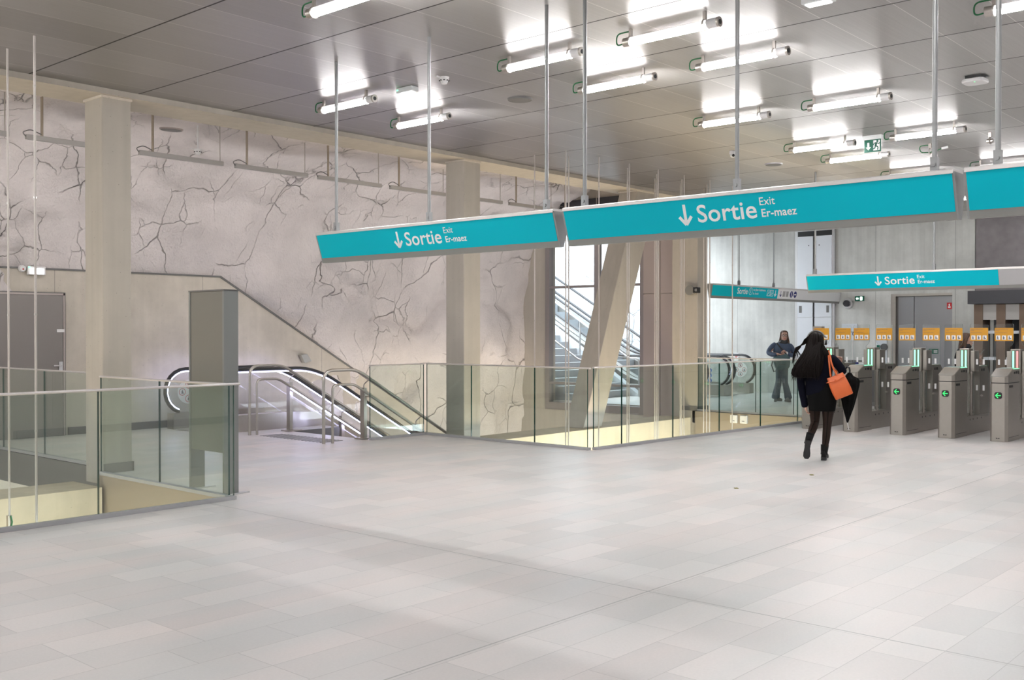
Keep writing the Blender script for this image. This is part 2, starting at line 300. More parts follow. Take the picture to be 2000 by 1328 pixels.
# ---------------------------------------------------------------- geometry helpers
WLOC = {}          # world location of every top-level root, so parts can be modelled in world coordinates
def root_loc(o):
    while o.parent: o = o.parent
    return WLOC.get(o.name, Vector((0, 0, 0)))
def tag(o, label=None, cat=None, group=None, kind=None):
    if label: o['label'] = label
    if cat: o['category'] = cat
    if group: o['group'] = group
    if kind: o['kind'] = kind
    return o
def thing(name, label, cat, loc=(0, 0, 0), rz=0, group=None):
    o = bpy.data.objects.new(name, None); COL.objects.link(o); o.empty_display_size = .1
    o.location = loc; o.rotation_euler = (0, 0, rz); WLOC[o.name] = Vector(loc) if rz == 0 else Vector((0, 0, 0))
    return tag(o, label, cat, group)
class MB:
    def __init__(s): s.v = []; s.f = []; s.m = []; s.mi = 0
    def add(s, vs, fs):
        n = len(s.v); s.v += [tuple(v) for v in vs]; s.f += [tuple(i+n for i in f) for f in fs]; s.m += [s.mi]*len(fs); return s
    def box(s, a, b):
        (x0, y0, z0), (x1, y1, z1) = a, b
        x0, x1 = min(x0, x1), max(x0, x1); y0, y1 = min(y0, y1), max(y0, y1); z0, z1 = min(z0, z1), max(z0, z1)
        return s.add([(x0,y0,z0),(x1,y0,z0),(x1,y1,z0),(x0,y1,z0),(x0,y0,z1),(x1,y0,z1),(x1,y1,z1),(x0,y1,z1)],
                     [(0,3,2,1),(4,5,6,7),(0,1,5,4),(1,2,6,5),(2,3,7,6),(3,0,4,7)])
    def cbox(s, c, d): return s.box([c[i]-d[i]/2 for i in range(3)], [c[i]+d[i]/2 for i in range(3)])
    def prism(s, pts, ext, edge_mi=None):
        """pts: planar polygon (3D), ext: extrusion vector"""
        n = len(pts); e = Vector(ext); p = [Vector(q) for q in pts]
        base = len(s.f)
        nrm = Vector((0, 0, 0))
        for i in range(n):
            a, b = p[i], p[(i+1) % n]; nrm += a.cross(b)
        if nrm.dot(e) > 0: p.reverse()
        s.add(p + [q+e for q in p], [tuple(range(n)), tuple(range(2*n-1, n-1, -1))] + [(i, i+n, (i+1) % n+n, (i+1) % n) for i in range(n)])
        if edge_mi is not None:
            for i in range(base+2, len(s.f)): s.m[i] = edge_mi
        return s
    def quad(s, a, b, c, d): return s.add([a, b, c, d], [(0, 1, 2, 3)])
    def cyl(s, a, b, r, r2=None, n=16, cap=True):
        a, b = Vector(a), Vector(b); r2 = r if r2 is None else r2
        d = (b-a).normalized(); u = d.orthogonal().normalized(); w = d.cross(u)
        ring = lambda c, q: [c + (u*math.cos(2*math.pi*i/n) + w*math.sin(2*math.pi*i/n))*q for i in range(n)]
        fs = [(i, (i+1) % n, (i+1) % n+n, i+n) for i in range(n)]
        if cap: fs += [tuple(range(n-1, -1, -1)), tuple(range(n, 2*n))]
        return s.add(ring(a, r)+ring(b, r2), fs)
    def tube(s, path, r, n=10, cap=True, closed=False):
        """round tube swept along a polyline; r may be a list"""
        p = [Vector(q) for q in path]; k = len(p); rs = r if isinstance(r, (list, tuple)) else [r]*k
        rings = []; u = None
        for i in range(k):
            a = p[i-1] if (i > 0 or closed) else p[i]; b = p[(i+1) % k] if (i < k-1 or closed) else p[i]
            t = (b-a).normalized()
            u = t.orthogonal().normalized() if u is None else (u - t*u.dot(t)).normalized()
            w = t.cross(u)
            rings.append([p[i] + (u*math.cos(2*math.pi*j/n)+w*math.sin(2*math.pi*j/n))*rs[i] for j in range(n)])
        vs = [v for q in rings for v in q]; fs = []
        for i in range(k if closed else k-1):
            o, q = i*n, ((i+1) % k)*n
            fs += [(o+j, o+(j+1) % n, q+(j+1) % n, q+j) for j in range(n)]
        if cap and not closed: fs += [tuple(range(n-1, -1, -1)), tuple(range((k-1)*n, k*n))]
        return s.add(vs, fs)
    def sweep(s, path, prof, side):
        """profile points (a,b) swept along a planar path: a along `side`, b along the in-plane normal"""
        p = [Vector(q) for q in path]; sd = Vector(side).normalized(); k = len(p); n = len(prof); vs = []
        for i in range(k):
            t = (p[min(i+1, k-1)]-p[max(i-1, 0)]).normalized(); nn = sd.cross(t).normalized()
            vs += [p[i]+sd*a+nn*b for a, b in prof]
        fs = []
        for i in range(k-1):
            o, q = i*n, (i+1)*n
            fs += [(o+j, o+(j+1) % n, q+(j+1) % n, q+j) for j in range(n)]
        fs += [tuple(range(n-1, -1, -1)), tuple(range((k-1)*n, k*n))]
        return s.add(vs, fs)
    def loft(s, rings, cap=True):
        n = len(rings[0]); k = len(rings); fs = []
        for i in range(k-1):
            o, q = i*n, (i+1)*n
            fs += [(o+j, o+(j+1) % n, q+(j+1) % n, q+j) for j in range(n)]
        if cap: fs += [tuple(range(n-1, -1, -1)), tuple(range((k-1)*n, k*n))]
        return s.add([v for r in rings for v in r], fs)
    def sphere(s, c, r, n=14, m=9):
        c = Vector(c); r = r if isinstance(r, (tuple, list)) else (r, r, r); rings = []
        for i in range(1, m):
            t = math.pi*i/m
            rings.append([c+Vector((r[0]*math.sin(t)*math.cos(2*math.pi*j/n), r[1]*math.sin(t)*math.sin(2*math.pi*j/n), -r[2]*math.cos(t))) for j in range(n)])
        return s.loft(rings)
    def mesh(s, me):
        s.add([v.co for v in me.vertices], [tuple(p.vertices) for p in me.polygons]); return s
    def xf(s, mtx): s.v = [tuple(mtx @ Vector(v)) for v in s.v]; return s
    def build(s, name, mat, parent=None, smooth=False, bevel=0, sub=0, tagargs=None, origin=None):
        me = bpy.data.meshes.new(name)
        if parent is not None: off = root_loc(parent)
        elif origin is not None: off = Vector(origin)
        else:
            xs = [v[0] for v in s.v]; ys = [v[1] for v in s.v]; zs = [v[2] for v in s.v]
            off = Vector(((min(xs)+max(xs))/2, (min(ys)+max(ys))/2, min(zs)))
            if tagargs == 'structure': off = Vector((0, 0, 0))
        me.from_pydata([tuple(Vector(v)-off) for v in s.v], [], s.f)
        mats = mat if isinstance(mat, (list, tuple)) else [mat]
        for q in mats: me.materials.append(q)
        if len(mats) > 1: me.polygons.foreach_set('material_index', s.m)
        bm = bmesh.new(); bm.from_mesh(me); bmesh.ops.recalc_face_normals(bm, faces=bm.faces); bm.to_mesh(me); bm.free()
        if smooth: me.polygons.foreach_set('use_smooth', [True]*len(me.polygons))
        o = bpy.data.objects.new(name, me); COL.objects.link(o)
        if parent is not None: o.parent = parent
        else: o.location = off; WLOC[o.name] = off
        if bevel:
            md = o.modifiers.new('bevel', 'BEVEL'); md.width = bevel; md.segments = 2; md.limit_method = 'ANGLE'; md.angle_limit = R(40)
        if sub:
            md = o.modifiers.new('subdivision', 'SUBSURF'); md.levels = sub; md.render_levels = sub
        if smooth and not sub:
            try: me.set_sharp_from_angle(angle=R(42))
            except Exception: pass
        if tagargs == 'structure': o['kind'] = 'structure'
        elif tagargs: tag(o, *tagargs)
        return o
def struct(name, mb, mat, parent=None, **k): return mb.build(name, mat, parent, tagargs=None if parent else 'structure', **k)
def copy_tree(o, parent=None):
    c = o.copy(); COL.objects.link(c); c.parent = parent
    if parent is None: WLOC[c.name] = WLOC.get(o.name, Vector((0, 0, 0))).copy()
    for ch in list(o.children): copy_tree(ch, c)
    return c
def place(o, loc, label=None, group=None):
    o.location = loc; WLOC[o.name] = Vector(loc)
    if label: o['label'] = label
    if group: o['group'] = group
    return o
def fillet(pts, r, n=6):
    """round the corners of a polyline"""
    p = [Vector(q) for q in pts]; out = [p[0]]
    for i in range(1, len(p)-1):
        a, b, c = p[i-1], p[i], p[i+1]; u = (a-b); w = (c-b); ru = min(r, u.length*.48); rw = min(r, w.length*.48); q = min(ru, rw)
        A = b+u.normalized()*q; B = b+w.normalized()*q
        for k in range(n+1):
            t = k/n; out.append(A*(1-t)**2 + b*2*t*(1-t) + B*t*t)
    return out + [p[-1]]
def rrect(w, h, r, n=4):
    """rounded rectangle outline in 2D, centred"""
    out = []
    for cx, cy, a0 in ((w/2-r, h/2-r, 0), (-w/2+r, h/2-r, 90), (-w/2+r, -h/2+r, 180), (w/2-r, -h/2+r, 270)):
        for k in range(n+1):
            a = R(a0+90*k/n); out.append((cx+r*math.cos(a), cy+r*math.sin(a)))
    return out
def flat(pts, O, ex, ey, t=.0015):
    """2D polygon laid on a plane, as a thin solid"""
    O, ex, ey = Vector(O), Vector(ex), Vector(ey); nn = ex.cross(ey).normalized()
    return [O+ex*a+ey*b for a, b in pts], nn*t
def add_flat(mb, pts, O, ex, ey, t=.0015):
    p, e = flat(pts, O, ex, ey, t); mb.prism(p, e); return mb
def stroke(mb, a, b, w, O, ex, ey, t=.0015):
    a, b = Vector((*a, 0)), Vector((*b, 0)); d = (b-a).normalized(); q = Vector((-d.y, d.x, 0))*w/2
    return add_flat(mb, [(a-q)[:2], (b-q)[:2], (b+q)[:2], (a+q)[:2]], O, ex, ey, t)
def add_text(mb, s, O, ex, ey, size, bold=0., t=.0015, sx=1., align='LEFT', spacing=1.):
    """lettering (real characters) as thin raised solids; size = cap height, O = baseline start"""
    cu = bpy.data.curves.new('text', 'FONT'); cu.body = s; cu.size = 1; cu.align_x = align; cu.offset = bold; cu.extrude = 0; cu.resolution_u = 4; cu.space_character = spacing
    ob = bpy.data.objects.new('text', cu); COL.objects.link(ob)
    dg = bpy.context.evaluated_depsgraph_get(); dg.update()
    me = bpy.data.meshes.new_from_object(ob.evaluated_get(dg))
    O, ex, ey = Vector(O), Vector(ex), Vector(ey); nn = ex.cross(ey).normalized(); k = size/.69
    bm = bmesh.new(); bm.from_mesh(me)
    bmesh.ops.remove_doubles(bm, verts=bm.verts, dist=1e-5)
    vs = [O+ex*(v.co.x*k*sx)+ey*(v.co.y*k)+nn*t for v in bm.verts]; bm.verts.index_update()
    mb.add(vs, [tuple(v.index for v in f.verts) for f in bm.faces])
    bm.free(); bpy.data.objects.remove(ob); bpy.data.meshes.remove(me); bpy.data.curves.remove(cu)
    return mb
def skin(verts, edges, radii, sub=2, root=0):
    """joints + radii -> one smooth limb surface (mesh data)"""
    me = bpy.data.meshes.new('skel'); me.from_pydata([tuple(v) for v in verts], edges, [])
    ob = bpy.data.objects.new('skel', me); COL.objects.link(ob)
    ob.modifiers.new('skin', 'SKIN'); ob.modifiers['skin'].use_smooth_shade = True
    for i, r in enumerate(radii):
        sv = me.skin_vertices[0].data[i]; sv.radius = r if isinstance(r, tuple) else (r, r); sv.use_root = (i == root)
    if sub:
        md = ob.modifiers.new('sub', 'SUBSURF'); md.levels = sub; md.render_levels = sub
    dg = bpy.context.evaluated_depsgraph_get(); dg.update()
    out = bpy.data.meshes.new_from_object(ob.evaluated_get(dg))
    bpy.data.objects.remove(ob); bpy.data.meshes.remove(me)
    return out
def ering(c, rx, ry, n=24, tilt=(0, 0, 0), wob=None, sq=2.0):
    """elliptic ring around c in the xy plane, tilted by euler angles"""
    E = Euler(tilt).to_matrix(); out = []
    for j in range(n):
        a = 2*math.pi*j/n; ca, sa = math.cos(a), math.sin(a)
        x = math.copysign(abs(ca)**(2/sq), ca)*rx; y = math.copysign(abs(sa)**(2/sq), sa)*ry
        k = 1+(wob(a) if wob else 0)
        out.append(Vector(c)+E @ Vector((x*k, y*k, 0)))
    return out

# ================================================================ the setting
sun.rotation_euler = Vector((.60, .12, -.79)).to_track_quat('-Z', 'Y').to_euler()

fl = MB()
for poly in ([(-6,-8),(5.71,-8),(5.71,8.68),(-6,8.68)], [(5.71,-8),(6.0,-8),(6.0,11.36),(5.71,11.36)],
             [(6.0,-8),(10.2,-8),(10.2,16.0),(6.0,16.0)], [(10.2,-8),(11.3,-8),(11.3,11.82),(10.2,11.82)],
             [(10.2,13.9),(11.2,13.9),(11.2,16.0),(10.2,16.0)],
             [(11.3,-8),(18.3,-8),(18.3,8.3),(11.3,8.55)], [(18.3,-8),(25.0,-8),(25.0,32),(18.78,32),(18.78,11.25),(18.3,11.25)]):
    fl.prism([(x, y, -.25) for x, y in poly], (0, 0, .25))
struct('floor', fl, M['floor'])
lf = MB().box((-8,-9,-4.7), (26,33,-4.6)); struct('floor_lower', lf, M['conc_grey'])
# edge cladding of the voids
def trim(n, a, b, mat): return struct('trim_%d' % n, MB().box(a, b), mat)
trim(1, (5.67,8.70,-1.3), (5.705,11.36,-.004), M['tan'])
trim(2, (5.96,11.80,-.42), (5.995,16.0,-.004), M['fascia'])
trim(3, (18.24,8.3,-1.6), (18.295,11.15,-.004), M['tan'])
trim(4, (11.305,8.56,-.5), (11.34,11.8,-.004), M['fascia'])
trim(8, (10.2,13.862,-.62), (11.2,13.899,-.003), M['grey_dark'])
# beam at floor level that crosses both voids and carries the columns, in cream concrete
bl = MB().box((-5,11.2,-1.6), (5.64,11.9,-.13)); bl.box((11.36,11.2,-1.6), (18.15,11.9,-.13))
bl.build('floor_beam', M['conc_yel'], tagargs=('cream concrete beam crossing the stair voids below floor level', 'beam'))
wl = MB().box((-5,12.6,-4.6), (5.6,12.8,-1.0)); struct('wall_lower', wl, M['conc_yel'])

ce = MB().box((-6,-8,4.42), (25.0,11.3,4.6)); ce.box((18.75,11.3,4.42), (25.0,15.2,4.6)); struct('ceiling', ce, M['ceiling'])
be = MB().box((-6,11.3,4.355), (24.9,11.98,5.1))
be.build('ceiling_beam', M['conc_col'], tagargs=('long cast concrete beam along the ceiling edge above the columns', 'beam'))

# walls
XE, ZE = 10.25, 2.6
wc = MB().prism([(-6,16,-4.6),(17.9,16,-4.6),(17.9,16,-1.75),(XE,16,ZE),(-6,16,ZE)], (0,.5,0)); struct('wall_left', wc, M['conc'])
cap = MB().prism([(-6,15.985,ZE-.012),(XE-.01,15.985,ZE-.012),(17.9,15.985,-1.77),(17.9,15.985,-1.74),(XE+.01,15.985,ZE+.016),(-6,15.985,ZE+.016)], (0,.12,0))
struct('trim_5', cap, M['grey_dark'])
struct('baseboard_left', MB().box((7.5,15.975,0), (9.2,15.998,.12)).box((-6,15.975,0), (5.3,15.998,.12)), M['fascia'])

def rock_wall():
    prof = [(11.72,4.52),(12.3,4.66),(13.0,4.74),(13.7,4.73),(14.3,4.62),(14.9,4.38),(15.35,4.02),(15.7,3.55),(15.92,3.0),(16.03,2.3),(16.08,1.5),(16.1,.5),(16.12,-.8),(16.12,-2.4),(16.12,-3.6)]
    # resample the profile evenly
    P_ = [Vector((0, y, z)) for y, z in prof]; ds = [0]
    for i in range(1, len(P_)): ds.append(ds[-1]+(P_[i]-P_[i-1]).length)
    nv, nu = 120, 230; mb = MB(); vs = []
    def at(t):
        for i in range(1, len(P_)):
            if t <= ds[i] or i == len(P_)-1:
                k = (t-ds[i-1])/(ds[i]-ds[i-1]); a = P_[i-1].lerp(P_[i], k); d = (P_[i]-P_[i-1]).normalized(); return a, Vector((0, d.z, -d.y))
    x0, x1 = -3.0, 18.62
    for i in range(nu+1):
        x = x0+(x1-x0)*i/nu
        for j in range(nv+1):
            t = ds[-1]*j/nv; a, nr = at(t)
            q = Vector((x, a.y*.9, a.z))
            h = noise.fractal(q*.42, 1.0, 2.1, 3)*.20
            rid = noise.ridged_multi_fractal(Vector((q.x*.5+q.z*.35, q.y*.5, q.z*.55-q.x*.2)), .9, 2.2, 4, .9, 1.6)
            cell = noise.cell(Vector((q.x*.45+noise.noise(q*.9)*.8, q.y*.4, q.z*.5+noise.noise(q*.8+Vector((5,1,2)))*.8)))
            h += (rid-1.1)*.075 + (cell-.5)*.14 + noise.fractal(q*2.4, 1., 2., 3)*.022
            edge = min(1, t/.7)
            vs.append(Vector((x, a.y, a.z))+nr*(-abs(0)+h*.8*edge+.02))
    fs = [(i*(nv+1)+j, (i+1)*(nv+1)+j, (i+1)*(nv+1)+j+1, i*(nv+1)+j+1) for i in range(nu) for j in range(nv)]
    mb.add(vs, fs); o = struct('wall_rock', mb, M['rock']); o.data.polygons.foreach_set('use_smooth', [True]*len(fs)); return o
rock_wall()
struct('wall_behind_rock', MB().box((-6,17.2,-4.6), (18.6,17.4,5.2)), M['conc_grey'])

# end wall with the window to the stair court
ww = MB().box((18.6,15.37,-4.6), (18.9,17.2,4.6)); ww.box((18.6,11.72,-4.6), (18.9,15.37,-.15)); ww.box((18.6,11.98,4.2), (18.9,15.37,5.1))
ww.box((18.6,11.72,-.15), (18.9,12.68,4.42))
struct('wall_window', ww, M['conc_col'])
clad = MB()
for z0, z1 in ((-.6, 2.43), (2.44, 4.40)): clad.box((18.56,11.75,z0), (18.60,12.20,z1)); clad.box((18.56,12.21,z0), (18.60,12.64,z1))
struct('trim_6', clad, M['pinkmetal'])
wf = MB(); fr = .085
wf.box((18.56,12.64,-.19), (18.72,15.40,-.02)).box((18.56,12.64,4.12), (18.72,15.40,4.22)).box((18.56,12.64,-.02), (18.72,12.73,4.12)).box((18.56,15.28,-.02), (18.72,15.40,4.12))
wf.box((18.57,13.86,-.02), (18.7,13.98,4.12))
for z in (2.62, .40):
    wf.box((18.575,12.73,z), (18.69,13.86,z+.055)).box((18.575,13.98,z), (18.69,15.28,z+.055))
win = wf.build('window_1', M['frame'], tagargs='structure')
for y0, y1 in ((12.73,13.86),(13.98,15.28)):
    for z0, z1 in ((-.02,.40),(.455,2.62),(2.675,4.12)):
        MB().box((18.64,y0,z0), (18.655,y1,z1)).build('pane', M['glass_win'], win)

struct('trim_9', MB().box((18.57,12.3,4.23), (18.6,15.95,4.62)), M['anthracite'])  # dark sheet standing in for the shaded gap above the window
# far wall, lift doors, and the open stair court behind
fw = MB().box((24.9,-8,0), (25.4,7.9,5)); fw.box((24.9,9.72,0), (25.4,15.3,5)); fw.box((24.9,8.27,2.53), (25.4,9.72,5)); fw.box((24.9,7.9,0), (25.4,8.27,5))
struct('wall_far', fw, M['conc_grey'])
struct('wall_court', MB().box((25.2,15.3,0), (25.6,32,11)).box((18.6,31.5,0), (25.6,32,11)), M['rock_white'])
struct('wall_return', MB().box((24.80,7.735,2.3), (24.899,7.765,4.41)), M['conc_grey'])
dz = MB().box((25.0,8.27,0), (25.12,9.72,2.53)); d2 = struct('door_2', dz, M['grey_dark'])
MB().box((24.97,8.28,0), (25.0,9.17,2.46)).build('door_leaf', M['liftdoor'], d2)
MB().box((24.965,9.185,0), (25.0,9.56,2.46)).build('door_leaf', M['liftdoor'], d2)
MB().box((24.90,9.6,0), (25.0,9.72,2.53)).box((24.9,8.27,2.47), (25.0,9.6,2.53)).build('door_frame', M['steel'], d2)
rl = MB().box((24.955,8.30,2.15), (24.968,8.41,2.30)).build('notice_plate', M['red'], d2)
add_flat(add_flat(MB(), [(-.012,0),(.012,0),(.016,.03),(0,.055),(-.016,.03)], (24.954,8.355,2.225), (0,-1,0), (0,0,1)), rrect(.06,.035,.012), (24.954,8.355,2.195), (0,-1,0), (0,0,1)).build('notice_symbol', M['white'], rl)

# left service door
dr = MB().box((5.55,15.955,.0), (7.45,15.995,2.24)); d1 = struct('door_1', dr, M['grey_dark'])
MB().box((5.6,15.94,.01), (7.40,15.958,2.19)).build('door_leaf', M['door'], d1)
MB().box((5.6,15.935,2.195), (7.43,15.96,2.225)).box((7.405,15.935,0), (7.43,15.96,2.225)).build('door_frame', M['pinkmetal'], d1)
h = MB().tube(fillet([(7.36,15.93,1.10),(7.36,15.87,1.10),(7.22,15.87,1.10)], .02), .012); h.box((7.33,15.925,1.0), (7.39,15.94,1.16)); h.build('door_handle', M['steel_lt'], d1)
MB().box((7.30,15.932,1.62), (7.42,15.938,1.665)).build('door_plate', M['white'], d1)

# tall recessed cabinet on the far wall
cb = thing('tall_cabinet', 'tall silver double cabinet recessed in the far concrete wall', 'cabinet', (24.86,11.66,0))
MB().box((24.84,11.13,0), (24.898,12.20,4.20)).build('cabinet_frame', M['steel_lt'], cb)
MB().box((24.832,11.2,4.06), (24.842,12.12,4.19)).box((24.832,11.655,0), (24.842,11.695,4.1)).build('shadow_gap', M['black'], cb)
for y0, y1 in ((11.20,11.65),(11.70,12.12)):
    d = MB().box((24.81,y0,1.99), (24.84,y1,4.05)).build('cabinet_door', M['silver_cab'], cb)
    MB().cyl((24.812,(y0+y1)/2+(.1 if y0 < 11.5 else -.1),3.82), (24.805,(y0+y1)/2+(.1 if y0 < 11.5 else -.1),3.82), .014).build('lock', M['black'], d)
    MB().box((24.805,y0+(.06 if y0 < 11.5 else .30),2.1), (24.812,y0+(.13 if y0 < 11.5 else .37),2.28)).build('vent', M['grey_dark'], d)
    MB().box((24.81,y0,.03), (24.84,y1,1.975)).build('cabinet_door', M['silver_cab'], cb)

# rolled dark metal cladding over the kiosk
struct('trim_7', MB().box((24.83,1.5,2.5), (24.9,7.73,4.40)), M['darkmetal'])
kz = thing('shelving_kiosk', 'brown and grey shelving kiosk under a dark fascia behind the gates', 'kiosk', (23.6,5,0))
MB().box((22.9,1.5,2.21), (24.8,7.29,2.49)).build('fascia', M['anthracite'], kz)
MB().box((24.4,1.5,0), (24.5,7.2,2.2)).build('back_panel', M['anthracite'], kz)
yy = 7.19
for k in range(7):
    MB().box((23.0,yy-.18,0), (23.5,yy,2.2)).build('upright', M['brown'], kz)
    if k < 6:
        MB().box((23.02,yy-.18-.27,1.87), (23.08,yy-.18,2.2)).build('flap_panel', M['greypanel'], kz)
        MB().box((23.7,yy-.18-.27,.3), (23.75,yy-.18,1.6)).build('side_panel', M['grey_dark'], kz)
        for z in (1.58, 1.02, .5): MB().box((23.05,yy-.18-.27,z), (23.7,yy-.18,z+.06)).build('shelf', M['stonewhite'], kz)
    yy -= .45

# unseen walls added behind the camera to keep daylight out of the hall
struct('wall_back_added', MB().box((-6.3,-8,-4.6), (-6.0,17.2,5.1)), M['white'])
struct('wall_right_added', MB().box((-6.3,-8.3,-.25), (25.4,-8.0,5.1)), M['white'])
# ================================================================ columns
def column(x0, y0, x1, y1, z0, label, skirt=True):
    t = thing('concrete_column', label, 'column', ((x0+x1)/2, (y0+y1)/2, z0))
    MB().box((x0,y0,z0), (x1,y1,4.35)).build('shaft', M['conc_col'], t, bevel=.012)
    MB().box((x0-.012,y0-.012,4.325), (x1+.012,y1+.012,4.352)).build('bearing_plate', M['conc'], t)
    if skirt: MB().box((x0+.005,y0-.015,.0), (x1+.015,y0,.11)).box((x1,y0-.015,0), (x1+.015,y1,.11)).build('skirting', M['fascia'], t)
    return t
column(5.735,11.36,6.09,11.78,-.13, 'square concrete column standing beside the left glass balustrade')
column(11.68,11.36,12.06,11.76,-.13, 'square concrete column standing behind the middle glass balustrade', False)
pil = thing('concrete_column', 'square concrete column with wall camera beside the window and the corridor', 'column', (18.5,11.43,0))
MB().box((18.3,11.135,-.9), (18.70,11.745,4.35)).build('shaft', M['conc_col'], pil, bevel=.012)
MB().box((18.285,11.12,0), (18.715,11.5,.09)).build('skirting', M['fascia'], pil)
# leaning column: foot on the floor beam, head under the ceiling beam
sl = thing('leaning_column', 'slanted concrete column leaning to the right in front of the window', 'column', (15.1,11.55,-.13))
dx = 1.77
MB().prism([(14.78,11.36,-.13),(15.33,11.36,-.13),(15.33+1.82,11.36,4.35),(14.78+1.70,11.36,4.35)], (0,.42,0)).build('shaft', M['conc_col'], sl, bevel=.012)
MB().box((16.45,11.345,4.33), (17.18,11.795,4.353)).build('bearing_plate', M['conc'], sl)

# ================================================================ glass balustrades
def balustrade(name, label, pts, cuts, rail_z=1.125, group='glass balustrades around the openings', rail_r=.022, curb=True, base_z=0., ext0=0., ext1=0.):
    """straight run from A to B with panes between the cut distances"""
    A, B = Vector((*pts[0], 0)), Vector((*pts[1], 0)); d = (B-A); Ln = d.length; d.normalize(); q = Vector((-d.y, d.x, 0))
    t = thing(name, label, 'balustrade', tuple((A+B)/2), group=group)
    T = .019
    for a, b in zip(cuts[:-1], cuts[1:]):
        p0, p1 = A+d*(a+.004), A+d*(b-.004)
        mb = MB(); mb.prism([p0-q*T/2+Vector((0,0,base_z+.02)), p1-q*T/2+Vector((0,0,base_z+.02)), p1-q*T/2+Vector((0,0,rail_z-.012)), p0-q*T/2+Vector((0,0,rail_z-.012))], q*T)
        # vertical end faces get the dark green edge
        mb.m = [1 if abs(sum((Vector(mb.v[f[i]])-Vector(mb.v[f[0]])).dot(d)**2 for i in range(4))) < 1e-5 else 0 for f in mb.f]
        mb.build('glass_panel', [M['glass'], M['glass_edge']], t)
    r0, r1 = A-d*ext0, B+d*ext1
    MB().sweep([r0+Vector((0,0,rail_z)), r1+Vector((0,0,rail_z))], [(a*1.0, b*.55) for a, b in [(rail_r*math.cos(2*math.pi*k/12), rail_r*math.sin(2*math.pi*k/12)) for k in range(12)]], q).build('handrail', M['alu'], t, smooth=True)
    if curb:
        MB().prism([A-q*.045+Vector((0,0,base_z+.001)), B-q*.045+Vector((0,0,base_z+.001)), B+q*.02+Vector((0,0,base_z+.001)), A+q*.02+Vector((0,0,base_z+.001))], (0,0,.035)).build('base_channel', M['channel'], t)
    return t
balustrade('glass_balustrade', 'nearest left glass balustrade with a pale rail, running off the left edge', ((-.6,8.695),(5.72,8.695)), [0,1.17,2.43,3.69,4.945,6.32], ext1=.06)
balustrade('glass_balustrade', 'glass balustrade between the left column and the grey totem', ((5.70,11.34),(5.70,8.745)), [0,1.29,2.595], 1.12)
balustrade('glass_balustrade', 'glass balustrade behind the left column in front of the grey door', ((5.99,11.80),(5.99,15.98)), [0,.37,1.63,2.9,4.16], 1.13)
balustrade('glass_balustrade', 'short glass balustrade beside the head of the stairs', ((10.13,11.82),(11.245,11.82)), [0,1.115], 1.12)
balustrade('glass_balustrade', 'glass balustrade from the stairs to the corner of the middle void', ((11.30,11.81),(11.30,8.57)), [0,.98,2.24,3.2], 1.125)
balustrade('glass_balustrade', 'glass balustrade along the front of the middle void towards the gates', ((11.35,8.555),(17.2,8.295)), [.0,.63,1.88,3.15,4.41,5.67,5.855], 1.135)
balustrade('glass_balustrade', 'far glass balustrade across the middle void in front of the corridor', ((18.32,11.12),(18.32,8.3)), [0,1.3,2.1,2.8], 1.09)

